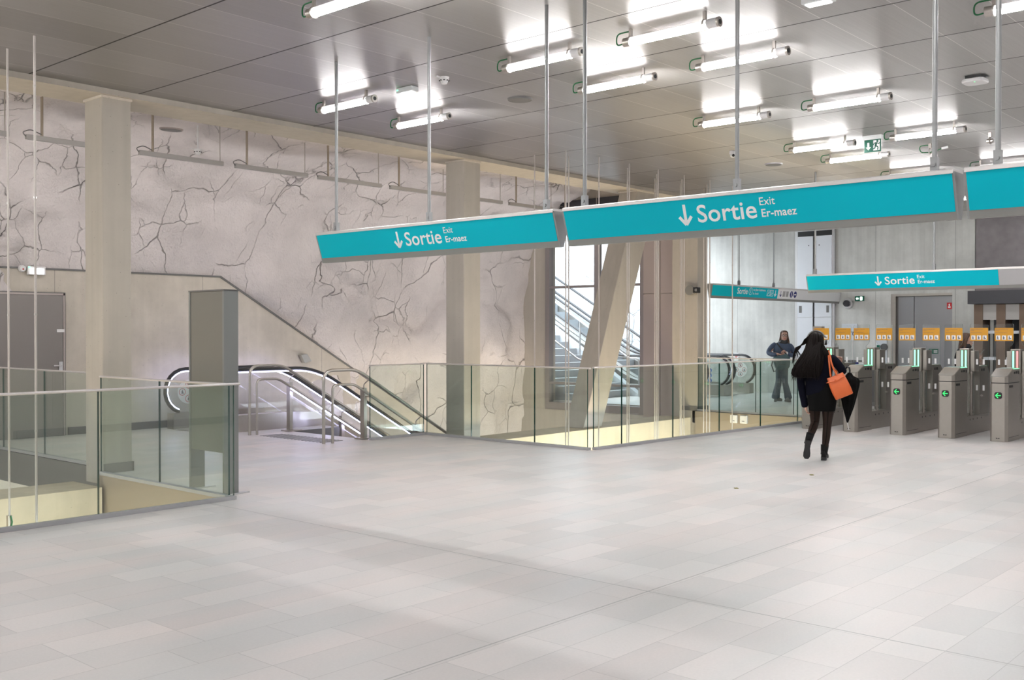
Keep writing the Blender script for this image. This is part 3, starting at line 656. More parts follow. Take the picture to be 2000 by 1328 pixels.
# ================================================================ escalators and stairs
SLOPE = math.tan(R(30))
def esc_path(x_new, x_flat, x_end, zt, r, drop, n=10):
    """handrail side path: newel loop at x_new, flat to x_flat, then running down (drop=-1) or up (+1)"""
    cx, cz = x_new+r, zt-r; p = []
    for k in range(n+1):
        a = R(250-160*k/n) if True else 0
        p.append((cx+r*math.cos(a), cz+r*math.sin(a)))
    m = 8; x1 = x_flat+.9                                          # easing curve into the slope
    p.append((x_flat*.6+cx*.4, zt))
    for k in range(m+1):
        u = k/m; p.append((x_flat+.9*u, zt+drop*SLOPE*.9*u*u/2))
    zc = zt+drop*SLOPE*.45
    for k in range(1, 5):
        u = k/4; p.append((x1+(x_end-x1)*u, zc+drop*SLOPE*(x_end-x1)*u))
    return p
def escalator(name, label, W, x_new, x_flat, x_end, lat, drop, zt=1.0, r=.37, group=None, disc=(True, True), glow_strip=True):
    """W maps (along, across, up) to the world; lat = the two balustrade positions"""
    t = thing(name, label, 'escalator', tuple(W(x_new+1, sum(lat)/2, 0)), group=group)
    pth = esc_path(x_new, x_flat, x_end, zt, r, drop)
    x1 = x_flat+.9
    deck = lambda x: .27 if x < x_flat else (.27+drop*SLOPE*(x-x_flat)**2/1.8 if x < x1 else .27+drop*SLOPE*(x-x_flat-.45))
    sgn = 1 if lat[1] > lat[0] else -1
    for k, y in enumerate(lat):
        out = (-1 if k == 0 else 1)*sgn
        path = [W(a, y, z) for a, z in pth]; side = W(0, 1, 0)-W(0, 0, 0)
        MB().sweep(path, [(.042*math.cos(2*math.pi*i/12), .03*math.sin(2*math.pi*i/12)) for i in range(12)], side).build('handrail', M['rubber'], t, smooth=True)
        ins = [W(a, y, z) for a, z in esc_path(x_new+.043, x_flat, x_end, zt-.043, r-.043, drop)]
        MB().tube(ins, .007, 6).build('light_strip' if glow_strip else 'rail_profile', M['led'] if glow_strip else M['steel'], t)
        g = MB(); inner = esc_path(x_new+.06, x_flat, x_end, zt-.06, r-.06, drop); half = [q for q in inner if q[1] > .28 or q[0] > x_flat]
        xs = [q[0] for q in half]; top = [W(a, y-.006, z) for a, z in half]; bot = [W(max(a, x_new+.2), y-.006, deck(a)-.02) for a, z in half]
        g.add(top+bot, [(i, i+1, i+1+len(half), i+len(half)) for i in range(len(half)-1)]); g.build('balustrade_panel', M['glass_clear'], t)
        sk = MB(); X_ = [x_new+.12, x_flat, x_flat+.3, x_flat+.6, x1, x_end]; o0, o1 = y-out*.06, y+out*.15
        vs = []
        for x in X_:
            zz = deck(x); lo = 0.0 if x <= x_flat else min(zz-.28, 0) if drop < 0 else max(zz-.75, 0)
            vs += [W(x, o0, lo), W(x, o1, lo), W(x, o1, zz), W(x, o0, zz)]
        fs = [(i*4+j, i*4+(j+1) % 4, i*4+4+(j+1) % 4, i*4+4+j) for i in range(len(X_)-1) for j in range(4)]+[(0,1,2,3), tuple(range(len(X_)*4-4, len(X_)*4))]
        sk.add(vs, fs).build('skirt_panel', M['steel'], t)
        if disc[k]:
            dq = W(x_new+.42, y+(-1 if k == 0 else -1)*.012*sgn, zt-.385); ex, ez = (W(1, 0, 0)-W(0, 0, 0)), Vector((0, 0, 1))
            if (ex.cross(ez)).dot(cam.location-dq) < 0: ex = -ex
            circ = lambda rr, n=24: [(rr*math.cos(2*math.pi*i/n), rr*math.sin(2*math.pi*i/n)) for i in range(n)]
            dd = add_flat(MB(), circ(.20), dq, ex, ez, .002).build('warning_disc', M['white'], t)
            pr, pk = MB(), MB()
            for ax, az in ((0,.115),(-.115,0),(.115,0),(0,-.115)):
                n = 20; ring_o = circ(.062, n); ring_i = circ(.052, n)
                nn = ex.cross(ez)*.004
                c0 = dq+ex*ax+ez*az+nn
                pr.add([c0+ex*a+ez*b for a, b in ring_o]+[c0+ex*a+ez*b for a, b in ring_i], [(i, (i+1) % n, (i+1) % n+n, i+n) for i in range(n)])
                O = c0
                add_flat(pk, circ(.009, 8), O+ez*.028, ex, ez, .001); add_flat(pk, [(-.014,-.035),(-.004,-.035),(0,-.01),(.006,-.035),(.015,-.035),(.012,.015),(-.012,.015)], O, ex, ez, .001)
                if az == .115 or ax: stroke(pk, (.018,-.03), (.026,.0), .006, O, ex, ez, .001)
                if az == .115: stroke(pr, (-.038,.038), (.038,-.038), .008, O, ex, ez, .002)
            pr.build('red_ring', M['pictred'], dd); pk.build('pictogram', M['pict'], dd)
    y0, y1 = sorted((lat[0]+sgn*.08, lat[1]-sgn*.08))
    MB().add([W(x_new+.1,y0,.012), W(x_flat-.2,y0,.012), W(x_flat-.2,y1,.012), W(x_new+.1,y1,.012)], [(0,1,2,3)]).build('landing_plate', M['gate_top'], t)
    st = MB(); n = int((x_end-x_flat)/.40)
    for k in range(n):
        xa = x_flat-.2+.4*k; z = drop*max(0, (k-.5))*.4*SLOPE if k > 0 else 0
        p = [W(xa, y0, z-.25), W(xa+.4, y0, z-.25), W(xa+.4, y0, z), W(xa, y0, z)]
        st.prism(p, W(0, y1, 0)-W(0, y0, 0))
    st.build('steps', M['stepgrey'], t)
    return t
W_in = lambda a, b, z: Vector((a, b, z))
esc1 = escalator('escalator', 'escalator going down beside the rock wall, partly behind the grey totem', W_in, 8.95, 10.75, 18.3, (14.5, 15.6), -1)
# blue round notices on the near glass side
W_out = lambda a, b, z: Vector((b, a, z))
escalator('escalator', 'farther escalator in the corridor with the round warning disc, going up outside', W_out, 13.05, 15.4, 24.5, (23.25, 24.3), 1, disc=(False, True), glow_strip=False, group='escalators up to the street')
escalator('escalator', 'nearer escalator in the corridor beside the column, going up outside', W_out, 13.0, 15.4, 24.5, (21.85, 22.9), 1, disc=(False, False), glow_strip=False, group='escalators up to the street')
def blue_notices(label, x, y, z, n=3):
    t = thing('notice_column', label, 'notice', (x, y, z-.4))
    ex, ez = Vector((0,-1,0)), Vector((0,0,1)); circ = [(.055*math.cos(2*math.pi*i/18), .055*math.sin(2*math.pi*i/18)) for i in range(18)]
    for k in range(n+1):
        O = Vector((x, y, z-.13*k)); m = 'pictblue' if k < n else 'white'
        d = add_flat(MB(), circ, O, ex, ez, .003).build('round_notice', M[m], t)
        pk = MB(); add_flat(pk, [(.011*math.cos(a), .022+.011*math.sin(a)) for a in [2*math.pi*i/8 for i in range(8)]], O+Vector((-.004,0,0)), ex, ez, .001)
        add_flat(pk, [(-.02,-.035),(-.004,-.035),(0,-.01),(.012,-.035),(.022,-.03),(.012,.01),(-.012,.01)], O+Vector((-.004,0,0)), ex, ez, .001); pk.build('pictogram', M['white' if k < n else 'pictred'], d)
    return t
blue_notices('column of round blue notices on the glass left of the white disc', 23.22, 13.75, .62)
blue_notices('column of round blue notices by the corridor column', 21.82, 13.30, .60)
ns = thing('prohibition_notice', 'small white notice with a red circle above the corridor escalator', 'notice', (24.88,13.85,.8))
O = Vector((24.88,13.92,.93)); ex, ez = Vector((0,-1,0)), Vector((0,0,1))
add_flat(MB(), rrect(.13,.22,.01), O, ex, ez, .004).build('plate', M['white'], ns)
add_flat(MB(), [(.05*math.cos(2*math.pi*i/20), .035+.05*math.sin(2*math.pi*i/20)) for i in range(20)], O+Vector((-.005,0,0)), ex, ez, .002).build('red_circle', M['red'], ns)

# inside stair going down between the two handrails
sd = thing('staircase', 'stairs going down beside the escalator between steel handrails', 'staircase', (10.2,12.9,-.2))
st = MB()
for k in range(14): st.box((10.22+.29*k,11.95,-.165*(k+1)-.5), (10.22+.29*(k+1),13.86,-.165*(k+1)))
st.build('treads', M['stair_dark'], sd)
MB().prism([(10.24,13.865,-.02),(10.24,13.865,-.75),(16.2,13.865,-.75-6*SLOPE),(16.2,13.865,-.02-6*SLOPE)], (0,.05,0)).build('stringer', M['grey_dark'], sd)
# outdoor stair up to the street, seen through the window
so = thing('staircase', 'grey stone stairs climbing to the street outside the window', 'staircase', (20.1,15,0))
for k in range(22):
    sm = MB().box((18.95,14.9+.28*k,0), (21.28,14.9+.28*(k+1)+.02,.170*(k+1)-.012)); sm.build('step', M['stone_step'], so)
st = MB().prism([(21.28,14.55,0),(21.28,14.75,.12),(21.28,21.4,4.2),(21.28,21.4,3.4),(21.28,15.6,0)], (.2,0,0)); st.build('stringer', M['stonewhite'], so)
def rail_on(name, label, pts, r, mat, posts=(), group=None):
    t = thing(name, label, 'handrail', tuple(pts[0]), group=group)
    MB().tube(pts, r, 10).build('rail', mat, t, smooth=True)
    for a, b in posts: MB().cyl(a, b, r*.9).build('post', mat, t)
    return t
for xx, lab in ((19.15,'left outdoor stair handrail seen through the window'),(21.18,'right outdoor stair handrail beside the white stringer')):
    rail_on('stair_handrail', lab, fillet([(xx,14.55,0),(xx,14.55,.95),(xx,14.85,.95),(xx,21.0,.95+6.15*.607)], .1), .022, M['steel_lt'],
            [((xx,y,(y-14.9)*.607), (xx,y,.95+(y-14.85)*.607)) for y in (16.4,18.2,20.0)])

# steel stair handrails: taller and lower loop, post and sloped glass
def stair_rail(label, y, xa, xb, up, low, led):
    t = thing('stair_handrail', label, 'handrail', (xa, y, 0), group='steel stair handrails')
    xk = xa+.62; e = 4.0
    MB().tube(fillet([(xa,y,0),(xa,y,up),(xk,y,up),(xk+e,y,up-e*SLOPE)], .17, 8), .024, 12).build('upper_rail', M['steel'], t, smooth=True)
    xk2 = xb+.40
    MB().tube(fillet([(xb,y-.03,0),(xb,y-.03,low),(xk2,y-.03,low),(xk2+e,y-.03,low-e*SLOPE)], .09, 8), .02, 12).build('lower_rail', M['steel'], t, smooth=True)
    if led: MB().tube([(xk2+.25,y-.03,low-.25*SLOPE-.026),(xk2+e,y-.03,low-e*SLOPE-.026)], .010, 8).build('light_strip', M['led'], t)
    for x in (10.22, 11.3, 12.4):
        zz = -.0 if x < 10.3 else -(x-10.2)*SLOPE-.05
        top = up-.10-max(0, x-xk)*SLOPE
        p = MB().box((x-.03,y+.08,zz), (x+.03,y+.17,top-.05)).build('post', M['steel'], t)
        b = MB().tube(fillet([(x,y+.12,top-.09),(x,y+.12,top),(x,y,up-.02-max(0, x-xk)*SLOPE)], .03), .010)
        zl = low-max(0, x-xk2)*SLOPE
        b.tube([(x,y+.10,zl-.02),(x,y-.03,zl-.02)], .009); b.build('bracket', M['steel'], p)
    MB().box((10.10,y-.02,.002), (10.36,y+.20,.02)).build('base_plate', M['steel'], t)
    for x0, x1 in ((10.26,11.27),(11.33,12.37),(12.43,13.9)):
        f = lambda x, c: c-(x-10.2)*SLOPE
        MB().prism([(x0,y+.12,f(x0,.05)),(x1,y+.12,f(x1,.05)),(x1,y+.12,f(x1,.78)),(x0,y+.12,f(x0,.78))], (0,.016,0)).build('glass_panel', M['glass_clear'], t)
    return t
stair_rail('steel stair handrail with glass next to the escalator', 13.80, 9.365, 9.48, 1.09, .875, True)
stair_rail('steel stair handrail at the head of the stairs nearest the middle balustrade', 11.94, 9.36, 9.50, 1.065, .85, False)
tp = thing('tactile_strip', 'row of dark tactile bars on the floor before the stairs', 'tactile strip', (9.6,12.9,0))
tb = MB()
for k in range(18):
    y = 12.08+.088*k; tb.box((9.42,y,.0005), (9.83,y+.03,.004))
tb.build('bars', M['grey_dark'], tp)

# ================================================================ grey totem
tt = thing('totem', 'tall grey blank totem on two thin legs beside the left glass balustrade', 'totem', (5.86,9.27,0))
MB().box((5.785,8.985,.42), (5.93,9.575,2.045)).build('panel', M['taupe'], tt, bevel=.004)
MB().box((5.78,8.955,0), (5.945,8.985,2.05)).build('side_plate', M['taupe_side'], tt); MB().box((5.78,9.575,0), (5.945,9.605,2.05)).build('side_plate', M['taupe_side'], tt)
MB().box((5.775,8.955,2.045), (5.95,9.605,2.06)).build('top_plate', M['grey_dark'], tt)
for y in (8.93, 9.55): MB().box((5.775,y,.001), (6.06,y+.09,.010)).build('foot_plate', M['steel_lt'], tt)

# ================================================================ luminaires on the ceiling
def tube_lamp(x, y1, y0, lab, wire=True):
    t = thing('tube_luminaire', lab, 'ceiling light', (x, (y0+y1)/2, 4.30), group='tube lights on the metal ceiling')
    z = 4.305; r = .040
    # y1 is the far (left) end
    arc = lambda a0, a1, n: [(x+r*math.cos(R(a0+(a1-a0)*k/n)), z+r*math.sin(R(a0+(a1-a0)*k/n))) for k in range(n+1)]
    MB().prism([(a, y1-.07, b) for a, b in arc(188, 352, 12)], (0, y0+.12-(y1-.07), 0)).build('lit_tube', M['tube'], t)
    MB().prism([(a, y1-.07, b) for a, b in arc(-8, 188, 12)], (0, y0+.12-(y1-.07), 0)).build('top_cover', M['tube_top'], t)
    MB().cyl((x,y1,z), (x,y1-.07,z), r+.003, n=18).build('end_cap', M['steel'], t, smooth=True)
    e2 = MB().cyl((x,y0+.12,z), (x,y0+.02,z), r+.001, n=18).build('end_sleeve', M['white'], t, smooth=True)
    c2 = MB().cyl((x,y0+.02,z), (x,y0,z), r+.004, n=18).build('end_cap', M['steel'], t, smooth=True)
    MB().cyl((x,y0,z), (x,y0-.004,z), .022, n=14).build('cap_screw', M['black'], c2)
    for y in (y1-.07, y0+.15):
        b = MB(); b.tube([(x+(r+.005)*math.cos(a), y, z+(r+.005)*math.sin(a)) for a in [2*math.pi*k/16 for k in range(16)]], .007, 6, closed=True)
        b.box((x-.012,y-.014,z+r), (x+.012,y+.014,4.42)); b.build('bracket', M['steel'], t)
    if wire: MB().tube(fillet([(x,y1-.05,4.40),(x,y1+.09,4.40),(x,y1+.09,4.29),(x,y1,4.30)], .06, 6), .007, 6).build('green_wire', M['green'], t)
    return t
lamps = [(7.80,9.98,9.03,'tube light on the ceiling above the rod of the leftmost sign'), (9.05,10.02,9.07,'tube light nearest the concrete beam, right of the emergency lamp'),
 (5.36,7.02,6.03,'tube light cut by the top edge at the upper left'), (7.80,6.98,6.05,'tube light crossed by the paired sign rods at top centre'), (7.83,5.55,4.54,'long tube light nearest the top edge, centre right'),
 (9.07,7.02,6.04,'tube light just right of the second sign rod pair'), (9.07,5.52,4.53,'tube light crossed by the middle sign rod near the top'), (9.07,2.75,1.76,'tube light cut by the right edge at the top corner'),
 (11.6,7.02,6.05,'tube light crossed by the middle sign rod, lower of the two'), (11.6,5.54,4.52,'tube light below the green reflections on the ceiling'), (14.12,7.03,6.02,'tube light just left of the hanging exit sign'),
 (15.4,7.04,6.04,'tube light below the hanging exit sign'), (14.14,5.53,4.53,'tube light crossed by the right sign rod'), (17.66,7.0,5.97,'farthest tube light glimpsed above the long sign'), (17.64,5.49,4.5,'farthest tube light at the right edge above the sign gap')]
first = None
for x, a, b, lab in lamps:
    if first is None: first = tube_lamp(0, .5, -.5, lab); base = first; o = first
    else: o = copy_tree(base)
    k = (a-b)
    for ch in o.children_recursive: pass
    place(o, (x, (a+b)/2, 4.30), lab)
# more of these lamps, added out of view to brighten the hall
for x, y in ((2.75,6.5),(2.75,2.2),(5.36,2.2),(5.36,-1.2),(2.75,-1.2),(0,2.2),(0,6.5),(9.07,-1.2),(12.8,2.2),(12.8,-1.2),(0,-1.2),(16.4,2.2),(16.4,-1.2),(20,2.2),(20,-1.2),(21.5,6.5),(21.5,9.5),(-2.7,2.2),(-2.7,-1.2),(-2.7,6.5),(0,-4.6),(2.75,-4.6),(5.36,-4.6),(9.07,-4.6),(12.8,-4.6),(16.4,-4.6),(2.75,9.5),(0,9.5),(0,12.6),(-2.7,12.6),(1.6,13.6)):
    o = copy_tree(base); place(o, (x, y, 4.30), 'added tube light out of view that brightens the hall')

# long sign rods ---------------------------------------------------------------
def sign_box(name, label, along0, along1, W, faces, group, ztop=2.645, zbot=2.352, hw=.115, tw=.022, rods=(), rod_r=.0165):
    """hanging two-sided sign with a V section. W(a, b, z): a along (as read left to right), b depth away from the reader"""
    t = thing(name, label, 'sign', tuple(W((along0+along1)/2, 0, zbot)), group=group)
    d = W(1, 0, 0)-W(0, 0, 0)
    sec = [(-hw, ztop), (hw, ztop), (tw, zbot), (-tw, zbot)]
    MB().prism([W(along0, b, z) for b, z in sec], d*(along1-along0)).build('sign_body', M['signgrey'], t)
    MB().prism([W(along0-.004, b, z) for b, z in ((-hw-.008, ztop-.012), (-hw-.004, ztop+.012), (-hw+.02, ztop+.022), (hw-.02, ztop+.022), (hw+.004, ztop+.012), (hw+.008, ztop-.012))], d*(along1-along0+.008)).build('top_profile', M['alu'], t)
    for a in (along0, along1):
        s_ = -1 if a == along0 else 1
        MB().prism([W(a, b, z) for b, z in sec], d*(.012*s_)).build('end_plate', M['rod'], t)
    up = Vector(W(0, -hw, ztop)-W(0, -tw, zbot)).normalized(); O0 = W(0, -tw, zbot)
    if up.cross(d).dot(W(0, 1, 0)-W(0, 0, 0)) < 0: pass
    Lf = (W(0, -hw, ztop)-W(0, -tw, zbot)).length
    for a0, a1, m in faces:
        add_flat(MB(), [(a0, .052), (a1, .052), (a1, Lf-.012), (a0, Lf-.012)], O0, d, up, .003).build('sign_face', M[m], t)
    for a in rods:
        r_ = MB().cyl(W(a, 0, ztop+.10), W(a, 0, 4.42), rod_r, n=12).build('hanging_rod', M['rod'], t, smooth=True)
        b = MB().box(*sorted_box(W(a-.022, -.022, ztop+.01), W(a+.022, .022, ztop+.12))); b.cyl(W(a, -.03, ztop+.07), W(a, .03, ztop+.07), .014); b.build('rod_bracket', M['rod'], t)
    return t, O0, d, up, Lf
def sorted_box(a, b): return [min(a[i], b[i]) for i in range(3)], [max(a[i], b[i]) for i in range(3)]
def arrow(mb, x, y, h, O, d, up, w=.022, t=.0045):
    """down arrow: top at y+h, tip at y"""
    stroke(mb, (x, y+h), (x, y+.012), w, O, d, up, t); k = h*.40
    stroke(mb, (x, y), (x-k*.85, y+k), w, O, d, up, t); stroke(mb, (x, y), (x+k*.85, y+k), w, O, d, up, t)
W1 = lambda a, b, z: Vector((6.78+b, -a, z))       # long sign: read from -X, left is +Y
def exit_text(t, O, d, up, a_arrow, a_sortie, a_exit, capS=.128, wS=.50, base=.115, k=1.):
    m = MB(); arrow(m, a_arrow, base-.012*k, .155*k, O, d, up, .024*k); m.build('arrow', M['white'], t)
    m = add_text(MB(), 'Sortie', O+d*a_sortie+up*base, d, up, capS*k, .012, .0045, sx=1.07, spacing=1.03); m.build('large_lettering', M['white'], t)
    m = add_text(MB(), 'Exit', O+d*a_exit+up*(base+.088*k), d, up, .056*k, .003, .0045); m.build('small_lettering', M['white'], t)
    m = add_text(MB(), 'Er-maez', O+d*(a_exit+.006)+up*(base+.003*k), d, up, .056*k, .016, .0045, spacing=1.02); m.build('small_lettering', M['white'], t)
g1 = 'segments of the long hanging exit sign'
t, O, d, up, Lf = sign_box('hanging_sign', 'left segment of the long teal exit sign, the smallest reading Sortie', -8.62, -5.45, W1, [(-8.615,-5.455,'teal')], g1, rods=(-8.43,-7.05,-5.61))
exit_text(t, O, d, up, -7.40, -7.305, -6.772)
t, O, d, up, Lf = sign_box('hanging_sign', 'middle segment of the long teal exit sign with the largest lettering', -5.34, -2.215, W1, [(-5.335,-2.22,'teal')], g1, rods=(-5.2,-3.79,-2.365))
exit_text(t, O, d, up, -4.185, -4.085, -3.565)
t, O, d, up, Lf = sign_box('hanging_sign', 'right blank segment of the long teal exit sign, cut by the right edge', -2.14, .98, W1, [(-2.135,.975,'teal')], g1, rods=(-1.98,-.56,.85))
W2 = lambda a, b, z: Vector((17.02+b, -a, z))
t, O, d, up, Lf = sign_box('hanging_sign', 'shorter teal exit sign with a grey right part hanging above the gates', -8.09, -1.8, W2, [(-8.085,-4.935,'teal'),(-4.93,-1.805,'signpale')], None, 2.605, 2.305, rods=(-7.98,-5.94,-3.9))
exit_text(t, O, d, up, -6.83, -6.72, -6.185)
# far sign runs along X and shows two colours
W3 = lambda a, b, z: Vector((a, 11.03+b, z))
t, O, d, up, Lf = sign_box('hanging_sign', 'distant slanted sign, teal on the left and white on the right', 18.62, 24.84, W3, [(18.625,21.50,'teal'),(21.505,24.835,'white')], None, 2.60, 2.318, hw=.07, tw=.02, rods=(19.82,21.40), rod_r=.014)
m = MB(); add_text(m, 'Sortie', O+d*(19.65)+up*.12, d, up, .125, .012, .005, sx=1.04)
m.build('large_lettering', M['white'], t); m = MB(); n = 24
add_text(m, '1', O+d*20.205+up*.145, d, up, .085, .012, .005)
ringc = O+d*20.235+up*.185
m.add([ringc+d*(.08*math.cos(2*math.pi*i/n))+up*(.08*math.sin(2*math.pi*i/n))+d.cross(up)*.005 for i in range(n)]+[ringc+d*(.07*math.cos(2*math.pi*i/n))+up*(.07*math.sin(2*math.pi*i/n))+d.cross(up)*.005 for i in range(n)], [(i, (i+1) % n, (i+1) % n+n, i+n) for i in range(n)])
m.build('exit_number', M['white'], t); m = MB()
add_text(m, 'rue Jean Guéhenno', O+d*20.34+up*.20, d, up, .050, .010, .005)
m.build('street_lettering', M['white'], t); m = MB(); add_text(m, 'Str. Breizh', O+d*20.34+up*.12, d, up, .042, .008, .005)
m.build('street_lettering', M['white'], t); m = MB()
for k, a in enumerate((21.06, 21.21)):
    c = O+d*a+up*.17; w = .065
    for p, q in (((-w,-w),(w,-w)),((w,-w),(w,w)),((w,w),(-w,w)),((-w,w),(-w,-w))): stroke(m, p, q, .009, c, d, up, .005)
    stroke(m, (-.04,-.035), (.03,.03) if k == 0 else (.03,-.005), .014, c, d, up, .005); stroke(m, (.0,.0), (.0,.045), .014, c, d, up, .005)
m.build('stair_symbols', M['white'], t); m = MB(); arrow(m, 21.38, .10, .14, O, d, up, .02, .005); m.build('arrow', M['white'], t)
m = MB(); arrow(m, 21.64, .10, .13, O, d, up, .018, .005)
for a in (22.17, 22.36): add_flat(m, [(.075*math.cos(2*math.pi*i/24), .075*math.sin(2*math.pi*i/24)) for i in range(24)], O+d*a+up*.165, d, up, .005)
m.build('navy_symbols', M['navy'], t)
m = MB()
for a in (21.80, 21.96): add_flat(m, rrect(.13,.13,.01), O+d*a+up*.165, d, up, .004)
m.build('pale_squares', M['signpale'], t)
m = MB()
for a in (21.80, 21.96):
    c = O+d*a+up*.165; add_flat(m, [(.015*math.cos(2*math.pi*i/8), .035+.015*math.sin(2*math.pi*i/8)) for i in range(8)], c, d, up, .006); add_flat(m, [(-.02,-.05),(.02,-.05),(.012,.015),(-.012,.015)], c, d, up, .006)
m.build('pictogram', M['signgrey'], t)
m = MB(); add_flat(m, [(-.012,-.05),(.012,-.05),(.012,.05),(-.012,.05)], O+d*22.17+up*.165, d, up, .0065); add_flat(m, [(-.05,-.014),(.05,-.014),(.05,.014),(-.05,.014)], O+d*22.36+up*.165, d, up, .0065)
m.build('pictogram', M['white'], t)

# pale cables dropping through the voids -----------------------------------------
def cable(x, y, r, zb, label, clip=False):
    t = thing('suspension_cable', label, 'cable', (x, y, zb), group='pale cables dropping through the openings')
    MB().cyl((x,y,zb), (x,y,4.42), r, n=8).build('rod', M['cable'], t, smooth=True)
    c = MB()
    for z in (3.95, 2.9, 1.8, .7): c.cyl((x,y,z-.008), (x,y,z+.008), r+.003, n=8)
    c.build('coupling', M['steel'], t)
    if clip:
        k = MB().box((x-.022,y-.022,-.33), (x+.022,y+.022,-.18)).build('clamp', M['tan'], t)
        MB().tube([(x,y-.03,-.18),(x+.01,y-.04,-.24),(x,y-.03,-.31)], .007, 6).build('green_wire', M['green'], k)
    return t
cable(4.31,10.45,.011,-1.2,'leftmost pale cable, with a green clip at its foot',True); cable(4.29,9.80,.012,-1.2,'pale cable left of the first column, nearer one')
for x, y, lab in ((12.43,10.53,'pale cable hanging in front of the strip of wall left of the window'),(12.43,9.9,'pale cable before the left window panes, left one of a close pair'),(12.88,10.2,'pale cable before the left window panes, right one of a close pair'),(13.28,9.9,'pale cable in front of the window mullion'),
 (14.49,10.2,'pale cable across the leaning column, left one of a touching pair'),(14.12,9.9,'pale cable across the leaning column, right one of a touching pair'),(15.83,10.53,'left one of three close pale cables before the pinkish wall panels'),(15.39,10.2,'middle one of three close pale cables before the pinkish wall panels'),(14.97,9.89,'right one of three close pale cables before the pinkish wall panels'),
 (16.71,10.54,'left one of three close pale cables where the panels meet the corridor column'),(16.22,10.2,'middle one of three close pale cables where the panels meet the corridor column'),(15.82,9.9,'right one of three close pale cables where the panels meet the corridor column'),(17.56,10.54,'left one of three pale cables at the corridor column by the distant sign'),(17.15,10.23,'middle one of three pale cables at the corridor column by the distant sign'),(16.67,9.88,'right one of three pale cables at the corridor column by the distant sign'),(17.61,9.94,'pale cable before the far concrete wall, on its own')):
    cable(x, y, .0105, -1.3, lab)

# ================================================================ wall washer bars under the rock vault
def washer(x0, x1, lab):
    y, z = 13.62, 4.17
    t = thing('wall_washer', lab, 'light bar', ((x0+x1)/2, y, z), group='grey light bars hanging below the rock vault')
    MB().box((x0,y-.03,z-.035), (x1,y+.03,z+.03)).build('housing', M['bar_grey'], t, bevel=.006)
    ln = MB().prism([(x0+.05,y+.045,z+.015), (x0+.05,y+.006,z-.026), (x0+.05,y+.006,z+.015)], (x1-x0-.1,0,0))
    ln.m = [0 if any(ln.v[i][1] < y+.01 and ln.v[i][2] > z for i in f) else 1 for f in ln.f]
    ln.build('lens', [M['bar_grey'], M['wash']], t)      # only the face tilted down at the wall is lit
    for x, r in ((x0+.21,.018), (x1-.05,.007)): MB().cyl((x,y,z+.03), (x,y,4.86), r, n=10).build('drop_rod', M['tan'] if r > .01 else M['steel'], t)
    MB().tube(fillet([(x0+.2,y-.01,z+.05),(x0+.06,y-.01,z+.10),(x0-.05,y-.01,z+.05),(x0,y,z)], .05), .007, 6).build('cable', M['grey_dark'], t)
    return t
xs = [7.42+1.575*k for k in range(-2, 7)]
for k, x in enumerate(xs):
    washer(x, x+1.36, ['light bar at the far left below the rock vault','light bar left of the first concrete column','light bar above the round rock speaker','second light bar right of the first column','light bar crossed by the leftmost sign rod','light bar crossed by the second sign rod','light bar partly behind the second column','light bar just right of the second column','last light bar before the window'][k])

# ================================================================ small devices
def disc_speaker(x, y, z, r, lab, nrm=(0,0,-1), mat='tan'):
    t = thing('ceiling_speaker', lab, 'speaker', (x, y, z)); n = Vector(nrm).normalized(); c = Vector((x, y, z))
    MB().cyl(c, c+n*.02, r, r*.96, n=28).build('rim', M[mat], t, smooth=True); MB().cyl(c+n*.02, c+n*.024, r*.88, n=28).build('grille', M['grey_dark'], t)
    return t
disc_speaker(9.30,8.11,4.42,.15,'round speaker flush in the metal ceiling near the beam', mat='grey_dark')
disc_speaker(15.72,8.11,4.42,.15,'pale round speaker in the far metal ceiling', mat='steel_lt')
disc_speaker(8.0,13.75,4.60,.17,'dark round speaker in the rock vault right of the first column', (0,.05,-1), 'pinkmetal')
disc_speaker(15.25,15.05,4.02,.17,'dark round speaker in the rock vault beside the second column', (-.3,-.6,-.7), 'grey_dark')
def detector(x, y, z, lab, drop=0.):
    t = thing('smoke_detector', lab, 'smoke detector', (x, y, z))
    MB().cyl((x,y,z), (x,y,z-.03), .055, .05, n=20).build('base', M['white'], t, smooth=True)
    MB().cyl((x,y,z-.03), (x,y,z-.075), .05, .03, n=20).build('head', M['white'], t, smooth=True)
    s_ = MB()
    for k in range(8):
        a = 2*math.pi*k/8; s_.cbox((x+.049*math.cos(a), y+.049*math.sin(a), z-.04), (.014,.014,.010))
    s_.build('slots', M['black'], t)
    MB().box((x-.06,y+.02,z-.012), (x-.11,y+.0,z)).build('wire_entry', M['white'], t)
    if drop: MB().cyl((x,y,z), (x,y,z+drop), .012, n=8).build('stem', M['white'], t)
    return t
detector(7.96,8.04,4.42,'white smoke detector on the metal ceiling beside the second sign rod')
detector(8.25,13.45,4.30,'white smoke detector below the rock vault by the round speaker', .35)
detector(14.55,14.55,4.02,'white smoke detector below the rock vault right of the second column', .4)
t = thing('ceiling_camera', 'small white dome camera on the ceiling left of the middle sign rod', 'camera', (14.19,8.01,4.42))
MB().cyl((14.19,8.01,4.42), (14.19,8.01,4.37), .05, n=18).build('base', M['white'], t, smooth=True); MB().sphere((14.19,8.01,4.36), .045).build('dome', M['clear_lens'], t, smooth=True); MB().sphere((14.16,7.98,4.345), .022).build('lens', M['black'], t, smooth=True)
t = thing('emergency_light', 'clear emergency lamp on the metal ceiling left of the smoke detector', 'emergency light', (8.02,8.70,4.42))
MB().box((7.965,8.57,4.36), (8.075,8.83,4.42)).build('housing', M['clear_lens'], t, bevel=.008); MB().box((7.98,8.6,4.352), (8.06,8.78,4.36)).build('lens', M['emwhite'], t); MB().box((7.962,8.79,4.385), (7.972,8.82,4.40)).build('indicator', M['ledgreen'], t)
t = thing('emergency_light', 'emergency lamp on the ceiling cut by the top edge', 'emergency light', (8.09,3.77,4.42))
